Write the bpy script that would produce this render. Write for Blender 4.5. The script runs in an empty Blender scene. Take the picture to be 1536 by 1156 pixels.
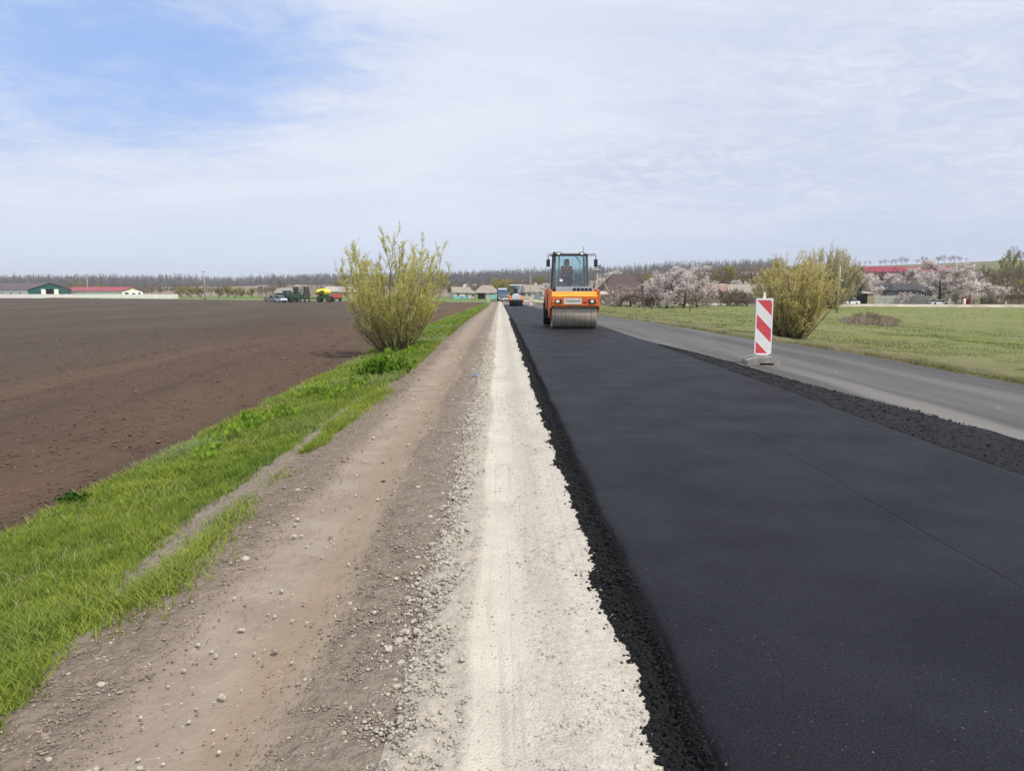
import bpy, math, random
import numpy as np
from mathutils import Vector, Matrix
R = math.radians
random.seed(7)
rs = np.random.RandomState(11)
scene = bpy.context.scene
COL = scene.collection

# ------------------------------------------------------------------ camera model
FX, CX, CY = 1130.0, 768.0, 578.0
PITCH = math.atan(146 / FX)
YAW = math.atan(18 / FX)
CAMZ = 1.55
_F = Vector((math.sin(YAW) * math.cos(PITCH), math.cos(YAW) * math.cos(PITCH), -math.sin(PITCH)))
_R = Vector((math.cos(YAW), -math.sin(YAW), 0))
_U = _R.cross(_F)

def ray(px, py):
    return _F + _R * ((px - CX) / FX) + _U * ((CY - py) / FX)

def X_at(px, Y, py=440):
    d = ray(px, py)
    return d.x / d.y * Y

def Z_at(py, Y, px=768):
    d = ray(px, py)
    return CAMZ + d.z / d.y * Y

def on_plane(px, py, z):
    d = ray(px, py)
    t = (z - CAMZ) / d.z
    return d.x * t, d.y * t

# ------------------------------------------------------------------ numeric noise
def _hash(ix, iy, seed):
    h = (ix.astype(np.int64) * 374761393 + iy.astype(np.int64) * 668265263 + seed * 974634777) & 0xffffffff
    h = ((h ^ (h >> 13)) * 1274126177) & 0xffffffff
    h = h ^ (h >> 16)
    return (h & 0xffff) / 65535.0

def vnoise(x, y, seed=0):
    x = np.asarray(x, float); y = np.asarray(y, float)
    ix = np.floor(x); iy = np.floor(y)
    fx = x - ix; fy = y - iy
    fx = fx * fx * (3 - 2 * fx); fy = fy * fy * (3 - 2 * fy)
    a = _hash(ix, iy, seed); b = _hash(ix + 1, iy, seed)
    c = _hash(ix, iy + 1, seed); d = _hash(ix + 1, iy + 1, seed)
    return (a * (1 - fx) + b * fx) * (1 - fy) + (c * (1 - fx) + d * fx) * fy - 0.5

def fbm(x, y, seed=0, octs=4):
    s = 0; a = 1.0; f = 1.0
    for i in range(octs):
        s = s + a * vnoise(np.asarray(x) * f + i * 17.3, np.asarray(y) * f + i * 9.1, seed + i)
        a *= 0.5; f *= 2.03
    return s

def sstep(a, b, x):
    t = np.clip((np.asarray(x, float) - a) / (b - a), 0, 1)
    return t * t * (3 - 2 * t)

# ------------------------------------------------------------------ terrain heights
_zy = np.arange(-50, 6000, 1.0)
_zz = np.interp(_zy, [-50, 26, 50, 110, 130, 200, 300, 6000], [0, 0, -.22, -1.05, -1.3, -1.8, -2.2, -2.2])
_k = np.ones(21) / 21
_zz = np.convolve(np.pad(_zz, 10, 'edge'), _k, 'valid')

def zr(y):
    return np.interp(y, _zy, _zz)

_rid_px = np.array([-600, 0, 300, 520, 750, 900, 1000, 1130, 1290, 1440, 1536, 2000])
_rid_py = np.array([427, 428, 430, 426, 422, 416, 410, 405, 400, 395, 390, 376])
_rid_u = (_rid_px - 750) / FX
_rid_z = CAMZ + (432 - _rid_py) * 1100 / FX

def H(x, y):
    x = np.asarray(x, float); y = np.asarray(y, float)
    base = zr(y)
    c = np.interp(x, [-60, -3.9, -2.9, -1.9, -1.5, 0.5, 0.8, 8.9, 10.2, 60],
                  [-.35, -.35, -.22, -.12, -.1, -.1, -.02, -.02, -.22, -.22])
    w = np.where(x < 0, sstep(3.9, 60, -x), sstep(9.0, 48, x))
    plain = np.where(x < 0, -2.2, -2.0)
    z = (base + c) * (1 - w) + plain * w
    yy = np.maximum(y, 1.0)
    u = x / yy
    ridge = np.interp(u, _rid_u, _rid_z) + 2.2
    sl = sstep(400, 1100, y)
    sr = np.clip((y - 185) / 915, 0, 1)
    wr = sstep(0.02, 0.34, u)
    s = sl * (1 - wr) + sr * wr
    back = np.clip((y - 1120) / 3000, 0, 1) * 0.5
    z = z + ridge * s * (1 - back)
    z = z + sstep(300, 600, y) * fbm(x / 90, y / 90, 5, 3) * 1.6
    return z

def Hs(x, y):
    return float(H(x, y))

# ------------------------------------------------------------------ object helpers
def _link(o, parent=None):
    COL.objects.link(o)
    if parent is not None:
        o.parent = parent
    return o

def tag(o, label=None, cat=None, group=None, kind=None):
    if label: o['label'] = label
    if cat: o['category'] = cat
    if group: o['group'] = group
    if kind: o['kind'] = kind
    return o

def thing(name, label, cat, loc=(0, 0, 0), rz=0.0, group=None):
    o = bpy.data.objects.new(name, None)
    o.empty_display_size = 0.2
    _link(o)
    o.location = loc
    o.rotation_euler = (0, 0, rz)
    return tag(o, label, cat, group)

def copy_tree(o, parent=None):
    c = o.copy()
    COL.objects.link(c)
    if parent is not None:
        c.parent = parent
    for ch in list(o.children):
        copy_tree(ch, c)
    return c

class MB:
    """collects shapes into one mesh"""
    def __init__(s):
        s.v = []; s.f = []; s.m = []; s.sm = []; s.mi = 0; s.smooth = False
    def add(s, verts, faces, M=None):
        b = len(s.v)
        for p in verts:
            p = Vector(p)
            if M is not None: p = M @ p
            s.v.append(tuple(p))
        for f in faces:
            s.f.append([i + b for i in f]); s.m.append(s.mi); s.sm.append(s.smooth)
        return s
    def box(s, x0, x1, y0, y1, z0, z1, M=None, bev=0.0):
        if bev <= 0:
            v = [(x0, y0, z0), (x1, y0, z0), (x1, y1, z0), (x0, y1, z0), (x0, y0, z1), (x1, y0, z1), (x1, y1, z1), (x0, y1, z1)]
            return s.add(v, [(3, 2, 1, 0), (4, 5, 6, 7), (0, 1, 5, 4), (1, 2, 6, 5), (2, 3, 7, 6), (3, 0, 4, 7)], M)
        import bmesh
        bm = bmesh.new()
        bmesh.ops.create_cube(bm, size=1)
        for q in bm.verts:
            q.co = Vector(((x0 + x1) / 2 + q.co.x * (x1 - x0), (y0 + y1) / 2 + q.co.y * (y1 - y0), (z0 + z1) / 2 + q.co.z * (z1 - z0)))
        bmesh.ops.bevel(bm, geom=list(bm.edges), offset=bev, segments=2, affect='EDGES', profile=0.6)
        bm.verts.index_update()
        s.add([q.co.copy() for q in bm.verts], [[q.index for q in f.verts] for f in bm.faces], M)
        bm.free()
        return s
    def prism(s, poly, a0, a1, axis='x', M=None):
        """poly in the two other axes (cyclic order), extruded along axis"""
        n = len(poly)
        def P(a, p):
            return {'x': (a, p[0], p[1]), 'y': (p[0], a, p[1]), 'z': (p[0], p[1], a)}[axis]
        v = [P(a0, p) for p in poly] + [P(a1, p) for p in poly]
        f = [tuple(range(n - 1, -1, -1)), tuple(range(n, 2 * n))]
        for i in range(n):
            j = (i + 1) % n
            f.append((i, j, n + j, n + i))
        return s.add(v, f, M)
    def cyl(s, p0, p1, r0, r1=None, n=12, cap=True, M=None):
        r1 = r0 if r1 is None else r1
        return s.tube([p0, p1], [r0, r1], n, cap, M)
    def tube(s, pts, rad, n=6, cap=True, M=None):
        pts = [Vector(p) for p in pts]
        v = []; f = []
        up = None
        for i, p in enumerate(pts):
            d = (pts[min(i + 1, len(pts) - 1)] - pts[max(i - 1, 0)])
            if d.length < 1e-9: d = Vector((0, 0, 1))
            d.normalize()
            if up is None:
                up = d.orthogonal().normalized()
            else:
                up = (up - d * up.dot(d))
                if up.length < 1e-6: up = d.orthogonal()
                up.normalize()
            w = d.cross(up)
            r = rad[i] if isinstance(rad, (list, tuple)) else rad
            for k in range(n):
                a = 2 * math.pi * k / n
                v.append(p + (up * math.cos(a) + w * math.sin(a)) * r)
        for i in range(len(pts) - 1):
            for k in range(n):
                a = i * n + k; b = i * n + (k + 1) % n
                f.append((a, b, b + n, a + n))
        if cap:
            f.append(tuple(range(n - 1, -1, -1)))
            f.append(tuple(range((len(pts) - 1) * n, len(pts) * n)))
        return s.add(v, f, M)
    def lathe(s, prof, n=24, axis='x', M=None):
        """prof: list of (a, r) along axis; closed ends"""
        v = []; f = []
        for a, r in prof:
            for k in range(n):
                t = 2 * math.pi * k / n
                c, q = math.cos(t) * r, math.sin(t) * r
                v.append({'x': (a, c, q), 'y': (c, a, q), 'z': (c, q, a)}[axis])
        for i in range(len(prof) - 1):
            for k in range(n):
                a = i * n + k; b = i * n + (k + 1) % n
                f.append((a, b, b + n, a + n))
        f.append(tuple(range(n - 1, -1, -1)))
        f.append(tuple(range((len(prof) - 1) * n, len(prof) * n)))
        return s.add(v, f, M)
    def ball(s, c, r, n=8, m=6, M=None):
        c = Vector(c)
        if not isinstance(r, (tuple, list)): r = (r, r, r)
        v = [c + Vector((0, 0, -r[2]))]; f = []
        for i in range(1, m):
            t = math.pi * i / m
            for k in range(n):
                a = 2 * math.pi * k / n
                v.append(c + Vector((math.sin(t) * math.cos(a) * r[0], math.sin(t) * math.sin(a) * r[1], -math.cos(t) * r[2])))
        v.append(c + Vector((0, 0, r[2])))
        for k in range(n): f.append((0, 1 + (k + 1) % n, 1 + k))
        for i in range(m - 2):
            for k in range(n):
                a = 1 + i * n + k; b = 1 + i * n + (k + 1) % n
                f.append((a, b, b + n, a + n))
        t = len(v) - 1
        for k in range(n): f.append((t, t - n + k, t - n + (k + 1) % n))
        return s.add(v, f, M)
    def mesh(s, name, mats):
        me = bpy.data.meshes.new(name)
        me.from_pydata(s.v, [], s.f)
        if not isinstance(mats, (list, tuple)): mats = [mats]
        for m in mats: me.materials.append(m)
        me.polygons.foreach_set('material_index', s.m)
        me.polygons.foreach_set('use_smooth', s.sm)
        me.update()
        return me
    def build(s, name, mats, parent=None, loc=None, fix=True):
        me = s.mesh(name, mats)
        if fix:
            import bmesh
            bm = bmesh.new(); bm.from_mesh(me)
            bmesh.ops.recalc_face_normals(bm, faces=bm.faces)
            bm.to_mesh(me); bm.free()
        o = bpy.data.objects.new(name, me)
        _link(o, parent)
        if loc is not None: o.location = loc
        return o

def np_mesh(name, verts, quads=None, tris=None, mats=(), smooth=False, attrs=None):
    me = bpy.data.meshes.new(name)
    verts = np.asarray(verts, np.float32)
    nq = 0 if quads is None else len(quads); nt = 0 if tris is None else len(tris)
    me.vertices.add(len(verts)); me.vertices.foreach_set('co', verts.ravel())
    parts = []
    if nq: parts.append(np.asarray(quads, np.int32).ravel())
    if nt: parts.append(np.asarray(tris, np.int32).ravel())
    loops = np.concatenate(parts)
    me.loops.add(len(loops)); me.loops.foreach_set('vertex_index', loops)
    me.polygons.add(nq + nt)
    st = np.concatenate([np.arange(nq) * 4, nq * 4 + np.arange(nt) * 3]).astype(np.int32)
    me.polygons.foreach_set('loop_start', st)
    if smooth: me.polygons.foreach_set('use_smooth', np.ones(nq + nt, bool))
    for k, a in (attrs or {}).items():
        at = me.attributes.new(k, 'FLOAT', 'POINT')
        at.data.foreach_set('value', np.asarray(a, np.float32))
    for m in (mats if isinstance(mats, (list, tuple)) else [mats]): me.materials.append(m)
    me.update(calc_edges=True); me.validate()
    return me

def obj(name, me, parent=None, loc=None):
    o = bpy.data.objects.new(name, me)
    _link(o, parent)
    if loc is not None: o.location = loc
    return o

def grid_mesh(name, X, Y, Z, mat, smooth=True):
    ny, nx = X.shape
    v = np.stack([X, Y, Z], -1).reshape(-1, 3)
    i = np.arange(ny * nx).reshape(ny, nx)
    q = np.stack([i[:-1, :-1], i[:-1, 1:], i[1:, 1:], i[1:, :-1]], -1).reshape(-1, 4)
    return np_mesh(name, v, q, None, mat, smooth)

def rows(y0, y1, d0, ratio):
    ys = [y0]
    while ys[-1] < y1:
        ys.append(ys[-1] + max(d0, ys[-1] * ratio))
    return np.array(ys)

def lumps(centres, radii, seed=0, flat=0.7, jitter=0.28):
    """many small irregular stones in one mesh (icosahedra pushed about)"""
    g = (1 + 5 ** .5) / 2
    base = np.array([(-1, g, 0), (1, g, 0), (-1, -g, 0), (1, -g, 0), (0, -1, g), (0, 1, g), (0, -1, -g), (0, 1, -g), (g, 0, -1), (g, 0, 1), (-g, 0, -1), (-g, 0, 1)], float)
    base /= np.linalg.norm(base[0])
    F = np.array([(0, 11, 5), (0, 5, 1), (0, 1, 7), (0, 7, 10), (0, 10, 11), (1, 5, 9), (5, 11, 4), (11, 10, 2), (10, 7, 6), (7, 1, 8), (3, 9, 4), (3, 4, 2), (3, 2, 6), (3, 6, 8), (3, 8, 9), (4, 9, 5), (2, 4, 11), (6, 2, 10), (8, 6, 7), (9, 8, 1)])
    r = np.random.RandomState(seed)
    n = len(centres)
    V = base[None] * (1 + r.uniform(-jitter, jitter, (n, 12, 1)))
    sc = np.stack([r.uniform(.75, 1.3, n), r.uniform(.75, 1.3, n), r.uniform(.6, 1.0, n) * flat / .7], -1)
    V = V * sc[:, None, :]
    a = r.uniform(0, 6.28, n); c, s_ = np.cos(a), np.sin(a)
    x = V[..., 0] * c[:, None] - V[..., 1] * s_[:, None]
    y = V[..., 0] * s_[:, None] + V[..., 1] * c[:, None]
    V = np.stack([x, y, V[..., 2]], -1) * np.asarray(radii)[:, None, None] + np.asarray(centres)[:, None, :]
    T = (F[None] + (np.arange(n) * 12)[:, None, None]).reshape(-1, 3)
    return V.reshape(-1, 3), T

def blades(pos, h, w, lean=0.35, seed=0, droop=0.25):
    """grass blades: pos (n,3), h, w (n) -> verts, quads, tris, per-vertex tint"""
    r = np.random.RandomState(seed)
    n = len(pos)
    a = r.uniform(0, 2 * np.pi, n); side = np.stack([np.cos(a), np.sin(a), np.zeros(n)], -1)
    b = r.uniform(0, 2 * np.pi, n); ln = r.uniform(0.05, 1, n) * lean
    d = np.stack([np.cos(b) * ln, np.sin(b) * ln, np.ones(n)], -1)
    mid = pos + d * (h * .55)[:, None]
    d2 = np.stack([np.cos(b) * (ln + droop), np.sin(b) * (ln + droop), np.full(n, .85)], -1)
    tip = mid + d2 * (h * .45)[:, None]
    ww = (w / 2)[:, None] * side
    V = np.stack([pos - ww, pos + ww, mid - ww * .8, mid + ww * .8, tip], 1)
    i = (np.arange(n) * 5)[:, None]
    Q = i + np.array([[0, 1, 3, 2]]); T = i + np.array([[2, 3, 4]])
    tint = np.repeat(r.uniform(0, 1, n), 5)
    return V.reshape(-1, 3), Q, T, tint

# ------------------------------------------------------------------ materials
class NT:
    def __init__(s, name, world=False):
        if world:
            s.m = bpy.data.worlds.new(name); scene.world = s.m
        else:
            s.m = bpy.data.materials.new(name)
        s.m.use_nodes = True
        s.t = s.m.node_tree; s.t.nodes.clear()
    def n(s, typ, **kw):
        nd = s.t.nodes.new(typ)
        for k, v in kw.items(): setattr(nd, k, v)
        return nd
    def set(s, sock, v):
        if hasattr(v, 'is_linked') or hasattr(v, 'links'): s.t.links.new(v, sock)
        else: sock.default_value = v
    def math(s, op, a, b=None, c=None, clamp=False):
        nd = s.n('ShaderNodeMath', operation=op, use_clamp=clamp)
        s.set(nd.inputs[0], a)
        if b is not None: s.set(nd.inputs[1], b)
        if c is not None: s.set(nd.inputs[2], c)
        return nd.outputs[0]
    def mr(s, v, a, b, c=0.0, d=1.0, smooth=True):
        nd = s.n('ShaderNodeMapRange', interpolation_type='SMOOTHSTEP' if smooth else 'LINEAR')
        s.set(nd.inputs[0], v)
        for i, q in enumerate((a, b, c, d)): s.set(nd.inputs[i + 1], q)
        return nd.outputs[0]
    def pos(s):
        return s.n('ShaderNodeNewGeometry').outputs['Position']
    def ocoord(s):
        return s.n('ShaderNodeTexCoord').outputs['Object']
    def xyz(s, v):
        nd = s.n('ShaderNodeSeparateXYZ'); s.set(nd.inputs[0], v); return nd.outputs
    def comb(s, x, y, z):
        nd = s.n('ShaderNodeCombineXYZ')
        for i, q in enumerate((x, y, z)): s.set(nd.inputs[i], q)
        return nd.outputs[0]
    def vmul(s, v, k):
        nd = s.n('ShaderNodeVectorMath', operation='MULTIPLY'); s.set(nd.inputs[0], v); nd.inputs[1].default_value = k; return nd.outputs[0]
    def vadd(s, v, k):
        nd = s.n('ShaderNodeVectorMath', operation='ADD'); s.set(nd.inputs[0], v); s.set(nd.inputs[1], k); return nd.outputs[0]
    def noise(s, v, scale, detail=4, rough=.55, dist=0.0):
        nd = s.n('ShaderNodeTexNoise'); s.set(nd.inputs['Vector'], v)
        nd.inputs['Scale'].default_value = scale; nd.inputs['Detail'].default_value = detail
        nd.inputs['Roughness'].default_value = rough; nd.inputs['Distortion'].default_value = dist
        return nd.outputs[0]
    def voro(s, v, scale, feat='F1', out=0):
        nd = s.n('ShaderNodeTexVoronoi', feature=feat); s.set(nd.inputs['Vector'], v)
        nd.inputs['Scale'].default_value = scale
        return nd.outputs[out]
    def mix(s, f, a, b, mode='MIX'):
        nd = s.n('ShaderNodeMix', data_type='RGBA', blend_type=mode)
        s.set(nd.inputs[0], f)
        for i, q in ((6, a), (7, b)):
            s.set(nd.inputs[i], (tuple(q) + (1,) if len(q) == 3 else q) if isinstance(q, (tuple, list)) else q)
        return nd.outputs[2]
    def val(s, c, f):
        """scale a colour by a float"""
        g = s.n('ShaderNodeVectorMath', operation='SCALE')
        s.set(g.inputs[0], c if not isinstance(c, (tuple, list)) else tuple(c)[:3]); s.set(g.inputs['Scale'], f)
        return g.outputs[0]
    def bump(s, h, strength=.5, dist=.02):
        nd = s.n('ShaderNodeBump'); s.set(nd.inputs['Height'], h)
        nd.inputs['Strength'].default_value = strength; nd.inputs['Distance'].default_value = dist
        return nd.outputs[0]
    def principled(s, col, rough=.7, spec=.3, metal=0.0, normal=None, **kw):
        p = s.n('ShaderNodeBsdfPrincipled')
        s.set(p.inputs['Base Color'], tuple(col) + (1,) if isinstance(col, (tuple, list)) and len(col) == 3 else col)
        s.set(p.inputs['Roughness'], rough); s.set(p.inputs['Metallic'], metal)
        s.set(p.inputs['Specular IOR Level'], spec)
        if normal is not None: s.set(p.inputs['Normal'], normal)
        for k, v in kw.items(): s.set(p.inputs[k], v)
        return p.outputs[0]
    def out(s, sh):
        o = s.n('ShaderNodeOutputMaterial'); s.t.links.new(sh, o.inputs[0]); return s.m

_cache = {}
def M(name, col, rough=.55, spec=.35, var=.12, scale=6., metal=0., bump=0., dirt=None, rand=0.):
    """a plain painted / cast / built surface with uneven tone, a little dirt and relief"""
    if name in _cache: return _cache[name]
    t = NT(name); v = t.ocoord()
    nz = t.noise(v, scale, 5, .6)
    f = t.mr(nz, .3, .7, 1 - var, 1 + var)
    if rand:
        oi = t.n('ShaderNodeObjectInfo').outputs['Random']
        f = t.math('MULTIPLY', f, t.mr(oi, 0, 1, 1 - rand, 1 + rand, False))
    c = t.val(col, f)
    if dirt is not None:
        d = t.noise(v, scale * .37, 6, .7)
        c = t.mix(t.mr(d, .5, .75, 0, dirt[3] if len(dirt) > 3 else .5), c, tuple(dirt[:3]))
    r = t.mr(t.noise(v, scale * 2.1, 3), .3, .7, max(rough - .1, .02), min(rough + .1, 1))
    nrm = t.bump(t.noise(v, scale * 3, 5, .65), bump, .02) if bump else None
    _cache[name] = t.out(t.principled(c, r, spec, metal, nrm))
    return _cache[name]

def glass(name, tint=(.72, .86, .88), refl=.12):
    if name in _cache: return _cache[name]
    t = NT(name)
    tr = t.n('ShaderNodeBsdfTransparent'); tr.inputs[0].default_value = tint + (1,)
    gl = t.n('ShaderNodeBsdfGlossy'); gl.inputs['Roughness'].default_value = .03
    fr = t.n('ShaderNodeFresnel'); fr.inputs[0].default_value = 1.5
    f = t.math('ADD', fr.outputs[0], refl, clamp=True)
    mx = t.n('ShaderNodeMixShader'); t.set(mx.inputs[0], f)
    t.t.links.new(tr.outputs[0], mx.inputs[1]); t.t.links.new(gl.outputs[0], mx.inputs[2])
    _cache[name] = t.out(mx.outputs[0])
    return _cache[name]

def leafmat(name, c1, c2, trans=.3, scale=1.2, rand=.25, attr=None, c3=None):
    """foliage / petals / twigs: colour wanders through the crown, some light comes through"""
    if name in _cache: return _cache[name]
    t = NT(name); v = t.ocoord()
    n1 = t.noise(v, scale, 3, .6)
    n2 = t.noise(v, scale * 9, 2, .5)
    f = t.math('ADD', t.math('MULTIPLY', t.mr(n1, .3, .7, 0, 1), .6), t.math('MULTIPLY', t.mr(n2, .3, .7, 0, 1), .4))
    if attr:
        at = t.n('ShaderNodeAttribute', attribute_name=attr).outputs['Fac']
        f = t.math('ADD', t.math('MULTIPLY', f, .5), t.math('MULTIPLY', at, .5))
    c = t.mix(f, c1, c2)
    if c3 is not None:
        c = t.mix(t.mr(t.noise(v, scale * .35, 2), .5, .7), c, c3)
    oi = t.n('ShaderNodeObjectInfo').outputs['Random']
    c = t.val(c, t.mr(oi, 0, 1, 1 - rand, 1 + rand, False))
    d = t.n('ShaderNodeBsdfDiffuse'); t.set(d.inputs[0], c)
    if trans > 0:
        l = t.n('ShaderNodeBsdfTranslucent'); t.set(l.inputs[0], c)
        mx = t.n('ShaderNodeMixShader'); mx.inputs[0].default_value = trans
        t.t.links.new(d.outputs[0], mx.inputs[1]); t.t.links.new(l.outputs[0], mx.inputs[2])
        _cache[name] = t.out(mx.outputs[0])
    else:
        _cache[name] = t.out(d.outputs[0])
    return _cache[name]

def leaf_quads(r, C, size, aspect=.6, up=0.0):
    n = len(C); C = np.asarray(C)
    a = r.normal(0, 1, (n, 3)); a[:, 2] += up; a /= np.linalg.norm(a, axis=1)[:, None]
    b = r.normal(0, 1, (n, 3)); b -= a * (a * b).sum(1)[:, None]; b /= np.linalg.norm(b, axis=1)[:, None]
    s = size * r.uniform(.6, 1.35, n)
    a = a * s[:, None] / 2; b = b * (s * aspect)[:, None] / 2
    V = np.stack([C - a, C + b - a * .1, C + a, C - b - a * .1], 1).reshape(-1, 3)
    Q = (np.arange(n) * 4)[:, None] + np.arange(4)[None]
    return V, Q


# ------------------------------------------------------------------ camera, light, sky
cd = bpy.data.cameras.new('camera'); cam = bpy.data.objects.new('camera', cd); _link(cam)
cd.sensor_fit = 'HORIZONTAL'; cd.sensor_width = 36; cd.lens = FX / 1536 * 36
cd.clip_start = .1; cd.clip_end = 20000
cam.matrix_world = Matrix(((_R.x, _U.x, -_F.x, 0), (_R.y, _U.y, -_F.y, 0), (_R.z, _U.z, -_F.z, CAMZ), (0, 0, 0, 1)))
scene.camera = cam
scene.view_settings.view_transform = 'Standard'; scene.view_settings.look = 'None'
scene.view_settings.gamma = 1; scene.view_settings.exposure = EXPO = 0.0
scene.cycles.use_denoising = True
scene.cycles.max_bounces = 6; scene.cycles.transparent_max_bounces = 12; scene.cycles.volume_bounces = 0

ELEV, AZ = R(55), R(133)          # sun high, to the right and a little behind the photographer
ld = bpy.data.lights.new('sun', 'SUN'); ld.energy = 4.5; ld.angle = R(.6); ld.color = (1, .95, .87)
sun = bpy.data.objects.new('sun', ld); _link(sun)
sd = Vector((math.sin(AZ) * math.cos(ELEV), math.cos(AZ) * math.cos(ELEV), math.sin(ELEV)))
sun.rotation_euler = sd.to_track_quat('Z', 'Y').to_euler(); sun.location = (30, -30, 60)

t = NT('World', True)
sky = t.n('ShaderNodeTexSky', sky_type='NISHITA', sun_disc=False, sun_elevation=ELEV, sun_rotation=AZ, air_density=1.0, dust_density=.6, ozone_density=1.2, altitude=150)
d = t.n('ShaderNodeTexCoord').outputs['Generated']
x, y, z = t.xyz(d)
zc = t.math('ADD', t.math('MAXIMUM', z, 0.0), .13)
pl = t.comb(t.math('DIVIDE', x, zc), t.math('DIVIDE', y, zc), 0.0)
# thin high cloud, thick nearly everywhere, open towards one side
n_big = t.noise(t.vmul(t.vadd(pl, (3.1, 1.7, 0)), (.6, .6, 1)), .8, 6, .55, .8)
n_str = t.noise(t.vmul(t.vadd(pl, (7.3, .4, 0)), (.7, 1.1, 1)), 1.2, 8, .62, 1.2)
n_fine = t.noise(t.vmul(pl, (1.5, 1.8, 1)), 4.2, 8, .7, .8)
def dirpatch(px, py, r0, r1, sx=1.0, sz=1.0):
    c = ray(px, py).normalized()
    dx = t.math('MULTIPLY', t.math('SUBTRACT', x, c.x), sx); dy = t.math('SUBTRACT', y, c.y); dz = t.math('MULTIPLY', t.math('SUBTRACT', z, c.z), sz)
    q = t.math('SQRT', t.math('ADD', t.math('ADD', t.math('MULTIPLY', dx, dx), t.math('MULTIPLY', dy, dy)), t.math('MULTIPLY', dz, dz)))
    return t.mr(q, r0, r1, 1.0, 0.0)
gap = t.math('MAXIMUM', dirpatch(200, 95, .02, .36, .8, 2.0), t.math('MULTIPLY', dirpatch(430, 75, .0, .3, 1.0, 1.9), .75))
gap = t.math('MAXIMUM', gap, t.math('MULTIPLY', dirpatch(-200, 20, .05, .5, .8, 1.9), .75))
cov = t.math('ADD', t.math('MULTIPLY', n_big, .55), t.math('ADD', t.math('MULTIPLY', n_str, .45), t.math('MULTIPLY', n_fine, .40)))
cov = t.math('SUBTRACT', t.math('ADD', cov, .25), t.math('MULTIPLY', gap, .62))
mask = t.mr(cov, .26, .80, .02, .98)
shade = t.mr(t.math('ADD', t.math('MULTIPLY', n_str, .6), t.math('MULTIPLY', n_big, .4)), .36, .62, 1.0, 0.0)
side = t.mr(x, -.25, .6, 0.0, 1.0)
hor = t.mr(z, 0.0, .16, 1.0, 0.0)
ccol = t.mix(t.math('MULTIPLY', shade, t.mr(side, 0, 1, .35, .9)), (8.3, 8.65, 9.7), (6.1, 6.75, 8.5))
blue = t.mix(.78, t.val(sky.outputs[0], 1.25), (3.5, 5.4, 9.9))
gp = t.math('MULTIPLY', t.math('MAXIMUM', dirpatch(1060, 262, .02, .30, .75, 3.2), t.math('MULTIPLY', dirpatch(1500, 120, .05, .5, .8, 1.6), .8)), t.mr(t.math('ADD', t.math('MULTIPLY', n_fine, .6), t.math('MULTIPLY', n_str, .4)), .40, .58))
ccol = t.mix(t.math('MULTIPLY', gp, .8), ccol, (5.7, 6.35, 8.1))
c = t.mix(mask, blue, ccol)
c = t.mix(t.math('MULTIPLY', hor, .72), c, t.mix(side, (6.8, 7.9, 9.9), (5.4, 6.3, 8.4)))
bg = t.n('ShaderNodeBackground'); t.set(bg.inputs[0], c); bg.inputs[1].default_value = .1
o = t.n('ShaderNodeOutputWorld'); t.t.links.new(bg.outputs[0], o.inputs[0])
scene.world.cycles.sampling_method = 'MANUAL'; scene.world.cycles.sample_map_resolution = 512

# ------------------------------------------------------------------ ground materials
def soil_field():
    t = NT('tilled soil'); p = t.pos(); x, y, z = t.xyz(p)
    big = t.noise(t.vmul(p, (1, .35, 1)), .09, 4, .6)
    band = t.noise(t.vmul(t.vadd(p, (t.math('MULTIPLY', big, 3.0) if False else 0, 0, 0) if False else p), (.5, .02, 1)), .35, 3, .5)
    row = t.noise(t.vmul(p, (1, .12, 1)), 3.2, 3, .6)
    clod = t.noise(p, 9, 6, .7); cl2 = t.noise(p, 34, 5, .7); cl3 = t.voro(p, 14)
    c = t.mix(t.mr(big, .35, .65), (.106, .069, .047), (.138, .090, .061))
    c = t.mix(t.math('MULTIPLY', t.mr(band, .44, .56), .85), c, (.100, .070, .050))
    far = t.mr(t.math('SUBTRACT', 0.0, x), 7, 16)           # the dry grey part of the field lies further out
    c = t.mix(t.math('MULTIPLY', far, .9), c, t.mix(t.mr(big, .35, .65), (.074, .058, .049), (.096, .077, .064)))
    c = t.mix(t.mr(row, .5, .66, 0, .30), c, (.060, .043, .033))
    c = t.mix(t.mr(clod, .58, .75, 0, .55), c, (.175, .135, .104))
    c = t.mix(t.mr(t.noise(t.vmul(p, (1, .5, 1)), 2.6, 7, .8), .55, .66, 0, .5), c, (.050, .035, .026))
    c = t.mix(t.mr(t.noise(p, 21, 2), .74, .78, 0, .7), c, (.36, .31, .25))
    h = t.math('ADD', t.math('MULTIPLY', clod, 1.0), t.math('ADD', t.math('MULTIPLY', cl2, .35), t.math('ADD', t.math('MULTIPLY', row, .7), t.math('MULTIPLY', cl3, -.3))))
    return t.out(t.principled(c, .95, .1, normal=t.bump(h, .9, .08)))

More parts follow.
